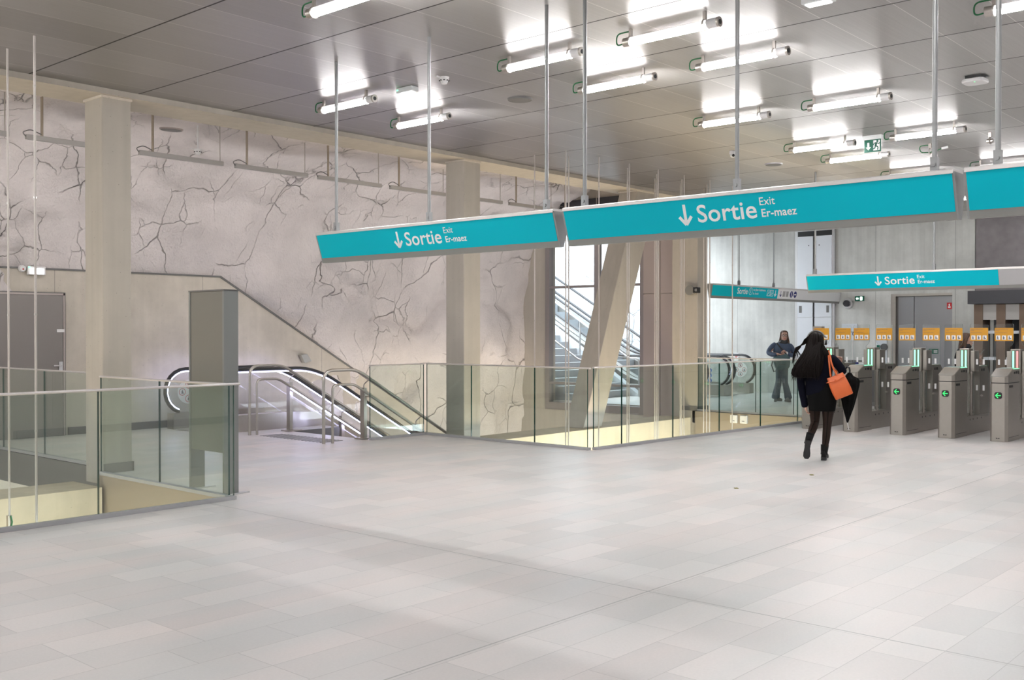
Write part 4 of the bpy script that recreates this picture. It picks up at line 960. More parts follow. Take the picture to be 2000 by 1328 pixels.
MB().box((8.03,3.64,4.36), (8.15,3.90,4.42)).build('housing', M['clear_lens'], t, bevel=.008); MB().box((8.045,3.67,4.352), (8.135,3.87,4.36)).build('lens', M['emwhite'], t)
t = thing('emergency_light', 'white emergency lamp on the left concrete wall above the grey door', 'emergency light', (7.0,15.95,2.5))
MB().box((6.86,15.93,2.50), (7.13,15.985,2.63)).build('housing', M['white'], t, bevel=.006); MB().box((6.89,15.924,2.515), (7.10,15.93,2.60)).build('lens', M['emwhite'], t); MB().box((6.865,15.92,2.605), (6.895,15.93,2.625)).build('indicator', M['ledgreen'], t)
t = thing('wall_detector', 'small white detector on the left wall beside the emergency lamp', 'detector', (6.79,15.95,2.57))
MB().cyl((6.79,15.985,2.59), (6.79,15.93,2.59), .055, .045, n=18).build('body', M['white'], t, smooth=True); MB().cyl((6.79,15.93,2.58), (6.79,15.925,2.58), .012, n=10).build('eye', M['red'], t)
t = thing('access_point', 'flat white wireless box with a green light on the ceiling at right', 'access point', (11.78,3.68,4.42))
pts = rrect(.24, .24, .06, 5)
MB().prism([(11.78+a, 3.68+b, 4.345) for a, b in pts], (0,0,.04)).build('body', M['white'], t, bevel=.012)
MB().box((11.70,3.60,4.385), (11.86,3.76,4.42)).build('bracket', M['black'], t); MB().cyl((11.70,3.66,4.345), (11.70,3.66,4.342), .008, n=10).build('status_light', M['ledgreen'], t)
t = thing('exit_sign', 'green hanging exit sign with arrow and running figure on the ceiling', 'exit sign', (14.38,5.87,4.2))
MB().box((14.34,5.74,4.36), (14.42,6.02,4.42)).build('lamp_box', M['clear_lens'], t, bevel=.006)
pn = MB().box((14.372,5.76,4.185), (14.384,6.0,4.36)).build('sign_plate', M['greensign'], t)
O = Vector((14.371,5.88,4.272)); ex, ez = Vector((0,-1,0)), Vector((0,0,1))
m = MB(); stroke(m, (-.06,.05), (-.06,-.02), .03, O, ex, ez, .003); add_flat(m, [(-.098,-.015),(-.022,-.015),(-.06,-.06)], O, ex, ez, .003)
add_flat(m, [(.012,-.07),(.105,-.07),(.105,.075),(.012,.075)], O, ex, ez, .002); m.build('arrow_and_door', M['white'], pn)
def runner(O, ex, ez, s, t_=.004):
    m = MB(); add_flat(m, [(.014*s*math.cos(2*math.pi*i/10)+.012*s, .052*s+.014*s*math.sin(2*math.pi*i/10)) for i in range(10)], O, ex, ez, t_)
    for a, b, w in (((0,.038),(-.012,-.005),.024),((-.01,-.002),(.02,-.022),.014),((.02,-.022),(.014,-.055),.012),((-.012,-.004),(-.022,-.036),.014),((-.022,-.036),(-.048,-.04),.012),((0,.034),(.03,.018),.010),((.03,.018),(.044,.034),.009),((-.002,.034),(-.03,.028),.010),((-.03,.028),(-.038,.006),.009)):
        stroke(m, (a[0]*s, a[1]*s), (b[0]*s, b[1]*s), w*s, O, ex, ez, t_)
    return m
runner(O+ex*.058, ex, ez, 1.15).build('running_figure', M['greensign'], pn)
MB().box((14.37,6.0,4.38), (14.39,6.03,4.41)).build('indicator', M['ledgreen'], t)
# empty lamp holder with loose green wires
t = thing('lamp_holder', 'empty tube light bracket with loose green wires on the ceiling', 'lamp holder', (15.57,5.5,4.3))
b = MB(); b.tube([(15.57+.045*math.cos(a),5.50,4.305+.045*math.sin(a)) for a in [2*math.pi*k/16 for k in range(16)]], .008, 6, closed=True); b.box((15.555,5.48,4.35), (15.585,5.52,4.42)); b.build('bracket', M['steel'], t)
MB().tube(fillet([(15.57,5.52,4.40),(15.57,5.66,4.40),(15.57,5.64,4.30),(15.57,5.50,4.29),(15.57,5.42,4.30),(15.57,5.33,4.33)], .06), .007, 6).build('green_wire', M['green'], t)
MB().cyl((15.57,5.33,4.33), (15.57,5.24,4.34), .018, n=10).build('connector', M['white'], t)
t = thing('lamp_holder', 'empty tube light bracket beside the rightmost sign rod', 'lamp holder', (15.25,4.56,4.3))
b = MB(); b.tube([(15.25+.045*math.cos(a),4.56,4.305+.045*math.sin(a)) for a in [2*math.pi*k/16 for k in range(16)]], .008, 6, closed=True); b.box((15.235,4.54,4.35), (15.265,4.58,4.42)); b.cyl((15.25,4.60,4.30), (15.25,4.52,4.30), .03, n=14); b.build('bracket', M['steel'], t)

# on the far wall
t = thing('wall_camera', 'round grey dome camera on the far concrete wall', 'camera', (24.85,10.78,2.25))
MB().cyl((24.9,10.78,2.32), (24.83,10.78,2.32), .14, .12, n=22).build('base', M['steel_lt'], t, smooth=True); MB().sphere((24.80,10.80,2.32), .085).build('dome', M['anthracite'], t, smooth=True)
t = thing('wall_camera', 'camera on a round plate on the corridor column', 'camera', (18.25,11.3,2.45))
MB().cyl((18.30,11.28,2.47), (18.22,11.28,2.47), .10, n=20).build('base', M['signgrey'], t, smooth=True); MB().box((18.18,11.06,2.41), (18.30,11.17,2.53)).build('camera_body', M['black'], t, bevel=.01); MB().cyl((18.19,11.10,2.47), (18.172,11.09,2.47), .03, n=12).build('lens', M['grey_dark'], t)
t = thing('exit_sign', 'small lit green exit sign on the far wall left of the lift', 'exit sign', (24.86,10.49,2.38))
MB().box((24.85,10.38,2.375), (24.9,10.60,2.50)).build('sign_plate', M['greensign'], t); O = Vector((24.849,10.49,2.437)); ex = Vector((0,-1,0))
m = MB(); add_flat(m, [(-.09,0),(-.055,.035),(-.055,.018),(-.015,.018),(-.015,-.018),(-.055,-.018),(-.055,-.035)], O, ex, ez, .003); add_flat(m, rrect(.06,.10,.02), O+ex*.05, ex, ez, .003); m.build('arrow_and_door', M['exitglow'], t)
t = thing('notice_board', 'pale grey panel with a dark letter C on the wall behind the yellow stickers', 'panel', (24.88,10.72,1.45))
MB().box((24.87,10.55,1.60), (24.9,10.95,1.81)).box((24.87,10.53,1.40), (24.9,10.72,1.62)).build('panel', M['stonewhite'], t); add_text(MB(), 'C', (24.869,10.68,1.52), (0,-1,0), (0,0,1), .08, .03, .003).build('letter', M['navy'], t)
t = thing('call_point', 'tall white call panel with a dark round button behind the gates', 'intercom', (24.88,9.95,.8))
MB().box((24.87,9.80,.80), (24.9,10.06,1.72)).build('panel', M['stonewhite'], t); MB().cyl((24.87,9.86,1.24), (24.82,9.86,1.24), .085, n=20).build('button', M['anthracite'], t, smooth=True); MB().box((24.86,9.97,1.18), (24.87,10.05,1.29)).build('green_label', M['greensign'], t)
def plate(lab, y, z, w, h, fig):
    t = thing('safety_plate', lab, 'sign', (24.95,y,z-h/2)); x = 24.955
    pn = MB().box((x,y-w/2,z-h/2), (x+.012,y+w/2,z+h/2)).build('plate', M['greensign'], t); O = Vector((x-.001,y,z)); m = MB()
    if fig == 'heart':
        add_flat(m, [(-.06,-.03),(-.035,-.055),(-.01,-.03),(-.01,0),(-.022,.012),(-.035,.002),(-.048,.012),(-.06,0)], O, ex, ez, .003); add_flat(m, rrect(.05,.05,.008), O+ex*.045, ex, ez, .003)
    else:
        runner(O-ex*.06, ex, ez, .6).build('figure', M['white'], pn)
        for k in range(3): add_flat(m, [(-.0,-.004),(.085,-.004),(.085,.004),(-.0,.004)], O+ez*(.02-.022*k)+ex*.01, ex, ez, .003)
    m.build('symbols', M['white'], pn)
plate('green safety plate with white figure on the lift door', 8.72, 1.15, .22, .12, 'run')
plate('green heart plate beside the woman behind the gates', 8.16, 1.345, .18, .10, 'heart')
bpy.data.objects[-1] if False else None
# ticket machine glimpsed behind the gates
t = thing('ticket_reader', 'low grey reader box with blue stickers behind the gates', 'ticket machine', (22.0,9.3,0))
MB().box((21.95,8.9,0), (22.3,9.62,.99)).build('body', M['grey_dark'], t, bevel=.01); add_flat(MB(), [(-.21,-.05),(.02,-.05),(.02,.05),(-.21,.05)], (21.945,9.3,.90), (0,-1,0), (0,0,1), .003).build('blue_sticker', M['navy'], t); add_flat(MB(), [(.03,-.06),(.16,-.06),(.16,.05),(.03,.05)], (21.945,9.3,.90), (0,-1,0), (0,0,1), .003).build('white_sticker', M['white'], t)
add_flat(MB(), [(-.28,-.03),(-.22,-.03),(-.22,.04),(-.28,.04)], (21.945,9.3,.91), (0,-1,0), (0,0,1), .003).build('white_sticker', M['white'], t)
t = thing('bollard_post', 'tall taupe post behind the walking woman', 'post', (20.0,9.32,0))
MB().box((19.93,9.20,0), (20.07,9.40,1.73)).build('body', M['pinkmetal'], t, bevel=.006)
for y, lab in ((10.24,'left white socket box on the tan void edge'),(10.02,'right white socket box on the tan void edge')):
    t = thing('socket_box', lab, 'socket box', (18.22,y,-.2)); MB().box((18.18,y-.075,-.19), (18.24,y+.075,-.03)).build('body', M['white'], t, bevel=.012); MB().box((18.177,y-.03,-.15), (18.182,y+.03,-.135)).build('slot', M['grey_dark'], t)
t = thing('wall_lamp', 'angular metal wall lamp on the concrete above the escalator', 'wall light', (12.05,15.9,1.1))
MB().prism([(11.93,15.99,1.18),(12.07,15.99,1.20),(12.18,15.99,1.06),(12.02,15.99,1.03)], (0,-.10,0)).build('body', M['steel_lt'], t)
for (x, y), lab in (((10.21,5.68),'brown crumb of leaf on the floor left of the walking woman'),((11.15,5.45),'green crumb of leaf on the floor behind the walking woman')):
    pass
for px_, lab in (((9.55,5.35),'tiny brown leaf crumb on the stone floor, the nearer one'),((11.0,5.2),'tiny green leaf crumb on the stone floor near the walking woman')):
    x, y = px_; MB().prism([(x,y,.001),(x+.03,y-.02,.001),(x+.05,y+.01,.001),(x+.02,y+.03,.001)], (0,0,.006)).build('leaf_crumb', M['leafgreen'], tagargs=(lab, 'leaf'))

# ================================================================ fare gates
def make_gate():
    t = thing('fare_gate', 'gate', 'ticket gate', (0,0,0), group='row of steel fare gates')
    plan = [(0,.09),(0,-.09),(.05,-.125),(.62,-.125),(.62,.125),(.05,.125)]
    MB().prism([(x,y,0) for x, y in plan], (0,0,.862)).build('front_cabinet', M['gate'], t, bevel=.004)
    MB().prism([(x*.98+.006,y*.97,.862) for x, y in plan], (0,0,.012)).build('shadow_gap', M['black'], t)
    hd = MB(); zt = lambda x: min(1.075, .955+.40*x)
    hp = [(0,.09),(0,-.09),(.05,-.125),(.30,-.125),(.62,-.125),(.62,.125),(.30,.125),(.05,.125)]
    n = len(hp); vs = [(x,y,.874) for x, y in hp]+[(x,y,zt(x)) for x, y in hp]
    hd.add(vs, [tuple(range(n-1,-1,-1))]+[(i, (i+1) % n, (i+1) % n+n, i+n) for i in range(n)]+[(n+0,n+1,n+2,n+7),(n+7,n+2,n+3,n+6),(n+6,n+3,n+4,n+5)])
    h_ = hd.build('validator_head', M['gate'], t, bevel=.004)
    MB().add([(.012,.085,.963),(.012,-.085,.963),(.05,-.115,.979),(.29,-.115,1.075),(.29,.115,1.075),(.05,.115,.979)], [(0,1,2,3,4,5)]).build('reader_plate', M['gate_top'], h_)
    MB().box((.32,-.10,1.0755), (.60,.10,1.083)).build('green_glow_strip', M['ledgreen'] if False else M['glass_edge_lt'], h_)
    MB().box((.30,-.128,1.069), (.60,-.122,1.077)).build('green_line', M['ledgreen'], h_)
    ds = add_flat(MB(), rrect(.105,.10,.03), (-.002,0,.685), (0,-1,0), (0,0,1), .004).build('display', M['black'], t)
    m = MB(); O = Vector((-.0065,0,.685))
    for a, b in (((-.035,0),(.036,0)),((-.035,0),(.0,.035)),((-.035,0),(0,-.035))): stroke(m, a, b, .011, O, Vector((0,-1,0)), Vector((0,0,1)), .002)
    m.build('green_arrow', M['arrowgreen'], ds)
    MB().box((.10,-.131,.80), (.26,-.124,.835)).build('card_slot', M['black'], t)
    MB().box((.33,-.1285,1.0), (.38,-.124,1.03)).box((.42,-.1285,1.0), (.50,-.124,1.035)).box((.54,-.1285,.99), (.58,-.124,1.035)).build('sensor', M['black'], t)
    MB().cyl((.015,.0,.05), (-.004,.0,.05), .006, n=8).box((-.003,.012,.045), (0,.03,.058)).box((-.003,-.02,.045), (0,-.008,.058)).build('maker_plate', M['black'], t)
    MB().box((.10,-.1275,.06), (.58,-.124,.066)).build('access_seam', M['black'], t)
    MB().box((.62,-.11,0), (1.82,.11,.30)).build('plinth', M['gate'], t, bevel=.004)
    b = MB()
    for x in (.80,.95,1.15,1.35): b.cyl((x,-.112,.24), (x,-.109,.24), .014, n=10)
    b.build('sensor_hole', M['black'], t)
    MB().prism([(1.28,-.105,.30),(1.82,-.105,.30),(1.82,-.105,.92),(1.66,-.105,1.075),(1.28,-.105,1.075)], (0,.21,0)).build('rear_cabinet', M['gate'], t, bevel=.004)
    MB().box((1.36,-.109,.99), (1.41,-.104,1.03)).box((1.45,-.109,.99), (1.52,-.104,1.03)).build('rear_sensor', M['black'], t)
    MB().box((.60,-.005,.30), (1.28,.005,1.05)).build('side_glass', M['glass_clear'], t)
    MB().box((.85,-.072,.98), (1.05,.072,1.36)).build('light_mast', M['gate'], t, bevel=.006)
    MB().box((.842,-.055,1.03), (.852,.055,1.345)).build('mast_window', M['taupe'], t)
    for y in (.028,-.028): MB().box((.836,y-.011,1.05), (.843,y+.011,1.33)).build('led_column', M['ledgreen'], t)
    for y in (.11,-.11): MB().box((.90,y-.03,1.0), (1.14,y+.03,1.325)).build('mast_side', M['gate'], t, bevel=.004)
    for y in (.085,-.085):
        p = MB().cyl((.93,y,.30), (.93,y,1.0), .019, n=12)
        for z in (.31,.36,.96): p.cyl((.93,y,z), (.93,y,z+.03), .03, n=12)
        p.build('pivot_post', M['steel'], t, smooth=True)
    for sgn in (1, -1):
        Y_ = lambda a: sgn*a
        out = [(.115,.30),(.325,.30),(.335,.31),(.335,1.71)]+[(.335-.03*(1-math.cos(R(90*k/4))), 1.71+.03*math.sin(R(90*k/4))) for k in range(1,5)]+[(.10,1.752)]+[(.075-.02*math.sin(R(90*k/4)), 1.752-.03*(1-math.cos(R(90*k/4)))) for k in range(5)]+[(.055,1.47),(.075,1.42),(.115,1.39)]
        x = .945 if sgn > 0 else .955
        lf = MB().prism([(x,Y_(a),z) for a, z in out], (.012,0,0), edge_mi=1).build('glass_leaf', [M['glass_clear'], M['glass_edge_lt']], t)
        yc = Y_(.193); O = Vector((x-.002,yc,1.585)); ex_, ez_ = Vector((0,-1,0)), Vector((0,0,1))
        add_flat(MB(), rrect(.275,.205,.006,2), O, ex_, ez_, .002).build('yellow_sticker', M['yellow'], lf)
        O2 = O+Vector((-.0025,0,0)); m = MB(); bl_ = .006 if sgn < 0 else 0.
        add_text(m, 'Enfants de moins de 5 ans,', O2+ex_*-.125+ez_*.075, ex_, ez_, .0125, bl_, .001, sx=.95); add_text(m, 'bagages :', O2+ex_*-.125+ez_*.055, ex_, ez_, .0125, bl_, .001)
        add_text(m, 'Faites-les passer devant.', O2+ex_*-.125+ez_*.022, ex_, ez_, .0125, bl_, .001, sx=.95); m.build('sticker_text', M['pict'], lf)
        m = MB()
        for k in (-1,0,1): add_flat(m, rrect(.062,.068,.004,2), O2+ex_*(.085*k)+ez_*-.05, ex_, ez_, .001)
        m.build('sticker_icons', M['white'], lf); m = MB()
        for k in (-1,0,1):
            C_ = O2+ex_*(.085*k)+ez_*-.05+Vector((-.0012,0,0))
            add_flat(m, [(-.008+.007*math.cos(2*math.pi*i/8), .02+.007*math.sin(2*math.pi*i/8)) for i in range(8)], C_, ex_, ez_, .001)
            add_flat(m, [(-.016,-.028),(-.008,-.028),(-.006,-.01),(-.002,-.028),(.006,-.028),(.0,.012),(-.014,.012)], C_, ex_, ez_, .001)
            if k == 1: add_flat(m, [(.006,-.022),(.02,-.022),(.02,-.008),(.006,-.008)], C_, ex_, ez_, .001)
            if k == 0: stroke(m, (.004,-.02), (.010,.012), .005, C_, ex_, ez_, .001)
        m.build('sticker_figures', M['pict'], lf)
        for a in (.165,.265):
            for z in (1.15,.74): MB().cbox((x-.003,Y_(a),z), (.004,.030,.085)).build('white_label', M['white'], lf)
        MB().cyl((x-.02,Y_(.235),.62), (x+.03,Y_(.235),.62), .016, n=12).build('hinge_knob', M['steel'], lf)
    return t
gate = make_gate()
labs = ['fare gate nearest the glass balustrade, mostly behind the woman', 'fare gate behind the folded black umbrella', 'fare gate second to the right of the walking woman with clear view of its arrow', 'fare gate in front of the woman holding a phone', 'fare gate at the right edge with one red light column']
for k, y in enumerate((7.70,6.98,6.205,5.46,4.70)):
    o = gate if k == 0 else copy_tree(gate)
    place(o, (16.15,y,0), labs[k])
    if k == 4:
        led = [c for c in o.children if c.name.startswith('led_column')]
        led[-1].data = led[-1].data.copy(); led[-1].data.materials[0] = M['ledred']; led[-1]['label'] = 'red light column'

# ================================================================ people
def head_rings(c, s=1., yaw=0., tilt=0., n=22, face=1):
    """head with brow, cheek, jaw and chin; local front is -y (face=1) or +y (face=-1)"""
    out = []
    prof = [(-.125,.030,.035,-.020),(-.112,.046,.058,-.018),(-.085,.058,.075,-.010),(-.05,.068,.086,-.004),(-.01,.073,.092,0),(.03,.076,.096,.004),(.07,.073,.092,.008),(.10,.058,.072,.010),(.118,.034,.044,.010),(.125,.010,.014,.010)]
    Rm = Euler((0, tilt, yaw)).to_matrix()
    for dz, rx, ry, oy in prof:
        ring = []
        for j in range(n):
            a = 2*math.pi*j/n; x, y = rx*math.cos(a), ry*math.sin(a)+oy
            y *= face
            ring.append(Vector(c)+Rm @ Vector((x*s, y*s, dz*s)))
        out.append(ring)
    return out
def face_parts(root, c, s, yaw, tilt, glasses=False, beard=None, skinm='skin'):
    Rm = Euler((0, tilt, yaw)).to_matrix(); T = lambda x, y, z: Vector(c)+Rm @ Vector((x*s, y*s, z*s))
    m = MB()
    for x in (-.03,.03): m.sphere(T(x,-.083,.012), .0115*s, 10, 7)
    m.build('eyes', M['white'], root, smooth=True)
    m = MB()
    for x in (-.03,.03): m.sphere(T(x,-.0915,.012), .0058*s, 8, 6)
    m.build('pupils', M['black'], root, smooth=True)
    m = MB()
    for x in (-.03,.03): m.tube([T(x-.02,-.088,.032),T(x,-.094,.038),T(x+.02,-.088,.033)], .0045*s, 6)
    m.build('eyebrows', M['hair_brown'], root)
    m = MB(); m.tube([T(-.022,-.086,-.062),T(0,-.094,-.060),T(.022,-.086,-.062)], [.003*s,.006*s,.003*s], 8); m.build('lips', M['pictred'], root, smooth=True)
    if glasses:
        m = MB()
        for x in (-.031,.031): m.tube([T(x+.024*math.cos(a), -.101, .010+.020*math.sin(a)) for a in [2*math.pi*k/14 for k in range(14)]], .0028*s, 6, closed=True)
        m.tube([T(-.007,-.101,.014),T(.007,-.101,.014)], .0028*s, 6); m.tube([T(-.055,-.101,.015),T(-.078,-.02,.015)], .003*s, 6); m.tube([T(.055,-.101,.015),T(.078,-.02,.015)], .003*s, 6)
        m.build('glasses', M['black'], root)
def add_nose_ears(mb, c, s, yaw, tilt, face=1):
    Rm = Euler((0, tilt, yaw)).to_matrix(); T = lambda x, y, z: Vector(c)+Rm @ Vector((x*s, y*s*face, z*s))
    mb.loft([[T(x*w, y, z) for x, y in ((-1,-.075),(0,-.082-d),(1,-.075),(0,-.06))] for z, w, d in ((.022,.006,.008),(0,.009,.018),(-.018,.013,.028),(-.028,.013,.022),(-.034,.008,.008))])
    for x in (-1, 1): mb.sphere(T(x*.078,.005,-.005), (.010*s,.018*s,.030*s), 10, 7)
def finger_hand(mb, wrist, palm_end, side, curl, s=1., palm_n=None):
    """palm plus four unequal curled fingers and a thumb from the side of the palm"""
    w, p = Vector(wrist), Vector(palm_end); d = (p-w).normalized(); sd = Vector(side).normalized(); sd = (sd-d*sd.dot(d)).normalized(); cu = Vector(curl).normalized(); cu = (cu-d*cu.dot(d)).normalized()
    k = (p-w).length
    mb.mesh(skin([w-d*.015, w+d*k*.35, w+d*k*.75, p], [(0,1),(1,2),(2,3)], [.020*s,(.030*s,.018*s),(.034*s,.018*s),(.030*s,.014*s)], 1))
    for i, (o, ln) in enumerate(((-.030,.060),(-.010,.070),(.010,.066),(.028,.050))):
        b0 = p-d*.015+sd*o*s; b1 = p+sd*o*s*1.05+d*ln*.38*s+cu*.010*s; b2 = b1+d*ln*.30*s+cu*ln*.38*s; b3 = b2+cu*ln*.30*s-d*ln*.02*s
        mb.mesh(skin([b0,b1,b2,b3], [(0,1),(1,2),(2,3)], [.0095*s,.009*s,.008*s,.006*s], 1))
    t0 = w+d*k*.35-sd*.022*s; t1 = t0-sd*.026*s+d*.030*s; t2 = t1+d*.030*s+cu*.016*s+sd*.004
    mb.mesh(skin([t0,t1,t2], [(0,1),(1,2)], [.012*s,.010*s,.007*s], 1))
def lofted(mb, specs, n=28, wob=None, sq=2.0, cap=True):
    mb.loft([ering(s_[:3], s_[3], s_[4], n, (s_[5] if len(s_) > 5 else 0, s_[6] if len(s_) > 6 else 0, 0), wob, sq) for s_ in specs], cap)
    return mb
def person(label, loc, rz): return thing('person', label, 'person', loc, rz)
def world_of(root, p): return Matrix.Translation(root.location) @ root.rotation_euler.to_matrix().to_4x4() @ Vector(p)
def held(root, name, label, cat, base):
    t = thing(name, label, cat, tuple(world_of(root, base)), root.rotation_euler.z); t['_b'] = 0; del t['_b']
    return t, Matrix.Translation(-Vector(base))

# ---- the woman walking away -----------------------------------------------------
w = person('person in a navy jacket and short black skirt walking away with long dark hair', (12.43,5.71,0), R(-65.2))
LK, LA = Vector((-.105,.06,.465)), Vector((-.165,-.27,.315)); RK, RA = Vector((.045,.02,.455)), Vector((.012,-.02,.10))
b = MB()
V_ = [(-.025,0,.90),(-.045,0,1.05),(-.065,0,1.22),(-.075,0,1.33),(-.082,.0,1.40),           # pelvis..neck 0-4
      (.062,0,.84),(.058,.01,.64),tuple(RK),(.034,-.03,.30),tuple(RA),                        # right leg 5-9
      (-.112,0,.84),(-.108,.03,.65),tuple(LK),(-.132,-.11,.40),tuple(LA),                     # left leg 10-14
      (.07,0,1.30),(.20,.02,1.12),(.20,.20,1.22),                                             # right arm 15-17
      (-.21,0,1.28),(-.275,.0,1.0),(-.225,.03,.70)]                                           # left arm 18-20
E_ = [(0,1),(1,2),(2,3),(3,4),(0,5),(5,6),(6,7),(7,8),(8,9),(0,10),(10,11),(11,12),(12,13),(13,14),(3,15),(15,16),(16,17),(3,18),(18,19),(19,20)]
R_ = [(.13,.10),(.11,.085),(.13,.09),(.08,.06),.048, .092,.083,.058,.054,.036, .092,.083,.058,.056,.038, .05,.042,.030, .05,.042,.030]
b.mesh(skin(V_, E_, R_, 2)); n_trunk = len(b.f)
b.loft(head_rings((-.088,.0,1.50), 1.0, 0, R(-8), face=-1)); add_nose_ears(b, (-.088,0,1.50), 1., 0, R(-8), face=-1)
finger_hand(b, (-.225,.03,.69), (-.212,.035,.615), (0,1,0), (1,0,-.2), .92)
finger_hand(b, (.20,.20,1.22), (.205,.14,1.285), (1,0,0), (-1,-.2,0), .92)
o = b.build('body', [M['skin'], M['tights']], w, smooth=True)
for pl in o.data.polygons:
    if pl.index < n_trunk and pl.center.z < .86 and not (pl.center.x < -.19 and pl.center.z > .6): pl.material_index = 1
m = MB(); m.tube([(-.108,-.055,.66),(-.105,-.01,.50),(-.125,-.13,.455),(-.155,-.24,.385)], .004, 6); m.tube([(.058,-.078,.64),(.045,-.045,.46),(.034,-.09,.30),(.014,-.06,.18)], .004, 6); m.build('tights_seam', M['blackcloth'], w)
# skirt
lofted(MB(), [(-.03,0,1.02,.135,.10),(-.028,0,.93,.165,.12),(-.024,-.005,.84,.182,.135),(-.02,0,.74,.178,.132),(-.018,0,.64,.162,.125),(-.018,0,.625,.158,.120)], 32, wob=lambda a: .012*math.sin(5*a)).build('skirt', M['blackcloth'], w, smooth=True)
# jacket: body, collar and sleeves
j = MB(); fold = lambda a: .014*math.sin(3*a+.5)+.010*math.sin(7*a)
lofted(j, [(-.062,0,.862,.160,.128,0,R(-17)),(-.062,0,.885,.166,.132,0,R(-17)),(-.062,0,1.0,.166,.125,0,R(-10)),(-.066,0,1.10,.172,.122,0,R(-5)),(-.068,0,1.20,.185,.122),(-.07,0,1.27,.19,.112),(-.072,0,1.325,.165,.092),(-.075,0,1.365,.105,.075),(-.078,0,1.40,.062,.06)], 32, fold)
j.mesh(skin([(.055,0,1.315),(.125,.0,1.27),(.20,.01,1.175),(.235,.035,1.115),(.225,.12,1.15),(.205,.185,1.205)], [(i,i+1) for i in range(5)], [.062,.068,.062,.060,.052,.042], 2))
j.mesh(skin([(-.17,0,1.31),(-.235,0,1.255),(-.272,0,1.12),(-.282,0,.99),(-.258,.02,.84),(-.232,.03,.70),(-.228,.03,.655)], [(i,i+1) for i in range(6)], [.055,.064,.060,.056,.050,.046,.044], 2))
j.build('jacket', M['navywool'], w, smooth=True)
# hair
hr = MB(); strand = lambda a: .05*math.sin(17*a)+.035*math.sin(29*a+1)+.02*math.sin(43*a)
lofted(hr, [(-.10,-.015,1.632,.018,.03),(-.10,-.015,1.618,.055,.07),(-.10,-.018,1.59,.083,.10),(-.10,-.022,1.545,.098,.115),(-.105,-.035,1.49,.103,.112),(-.11,-.055,1.43,.112,.10),(-.12,-.075,1.37,.128,.095),(-.145,-.105,1.30,.150,.085),(-.175,-.125,1.22,.168,.075),(-.20,-.14,1.15,.178,.065),(-.212,-.145,1.10,.176,.055),(-.215,-.145,1.065,.150,.040),(-.215,-.145,1.05,.10,.02)], 64, strand)
rnd = random.Random(3)
for k in range(150):          # loose locks along the lower edge and the back
    x0 = -.10+rnd.uniform(-.08,.08); x1 = -.215+rnd.uniform(-.185,.165); z1 = 1.03+rnd.uniform(-.02,.08)
    hr.tube([(x0,-.13,1.50),(x0*.6+x1*.4,-.165-rnd.uniform(0,.03),1.34),(x1*.85+x0*.15,-.20-rnd.uniform(0,.03),1.18),(x1,-.185-rnd.uniform(0,.03),z1)], [.006,.0075,.006,.0015], 5)
for k in range(30):          # the strand that flies out to the left
    e = rnd.uniform(-.032,.032)
    hr.tube([(-.16,-.03,1.56+e),(-.235,-.06,1.50+e),(-.315+e,-.08,1.43),(-.345+e,-.09,1.36+e),(-.335+2*e,-.10,1.27+2*e)], [.010,.007,.005,.004,.001], 5)
for k in range(30):          # locks blown to the right shoulder
    e = rnd.uniform(-.02,.02)
    hr.tube([(-.04,-.08,1.50+e),(-.0+e,-.12,1.42),(.03+e,-.13,1.37+e),(.045+e,-.13,1.32+e)], [.010,.008,.005,.001], 5)
hr.build('hair', M['hair_dark'], w, smooth=True)
m = MB(); pts = []
for k in range(13):
    a = R(20+150*k/12); pts.append((-.095+.112*math.cos(a), -.005, 1.515+.128*math.sin(a)))
m.tube(pts, .011, 8); hp = m.build('headphones', M['grey_dark'], w, smooth=True)
m = MB()
for sx_ in (.105,-.105): m.cyl((-.09+sx_,-.005,1.50), (-.09+sx_*1.25,-.005,1.497), .038, .034, n=16)
m.build('ear_cup', M['black'], hp, smooth=True)
def boot(mb, ankle, heel, toe, up, s=1.):
    """ankle boot from ankle, heel and toe points; up points away from the sole"""
    A, H, T, U = map(Vector, (ankle, heel, toe, up)); U.normalize(); f = (T-H).normalized(); sd = f.cross(U).normalized()
    def sec(c, wx, h, lift=0): return [c+sd*wx*math.cos(a)+U*(lift+max(0, h*math.sin(a)) if math.sin(a) > 0 else lift+.0) for a in [2*math.pi*k/16 for k in range(16)]]
    Ln = (T-H).length
    rows = []
    for u, wx, h in ((.0,.024,.055),(.06,.032,.085),(.25,.035,.10),(.42,.034,.085),(.6,.040,.062),(.8,.041,.045),(.94,.030,.034),(1.,.012,.018)): rows.append(sec(H+f*Ln*u+U*.022, wx*s, h*s))
    mb.loft(rows)
    ax = (A-(H+f*Ln*.22+U*.06)).normalized()
    base = H+f*Ln*.22+U*.05
    mb.tube([base, base+(A-base)*.5, A, A+(A-base).normalized()*.06], [.043*s,.042*s,.046*s,.050*s], 16)
def sole(mb, heel, toe, up, s=1.):
    H, T, U = map(Vector, (heel, toe, up)); U.normalize(); f = (T-H).normalized(); sd = f.cross(U).normalized(); Ln = (T-H).length
    out = [H+f*Ln*u+sd*wx*s for u, wx in ((-.01,.018),(.08,.034),(.3,.036),(.45,.032),(.65,.042),(.85,.041),(.97,.022))]
    out += [H+f*Ln*u-sd*wx*s for u, wx in ((.97,.022),(.85,.041),(.65,.042),(.45,.032),(.3,.036),(.08,.034),(-.01,.018))]
    mb.prism(out, U*.022)
    hl = [H+f*Ln*u+sd*wx*s-U*.02 for u, wx in ((-.005,.03),(.27,.034))]+[H+f*Ln*u-sd*wx*s-U*.02 for u, wx in ((.27,.034),(-.005,.03))]
    mb.prism(hl, U*.022)
m = MB(); boot(m, (.012,-.02,.135), (.0,-.075,.02), (.03,.155,.02), (0,0,1)); bt = m.build('boot', M['leather_black'], w, smooth=True)
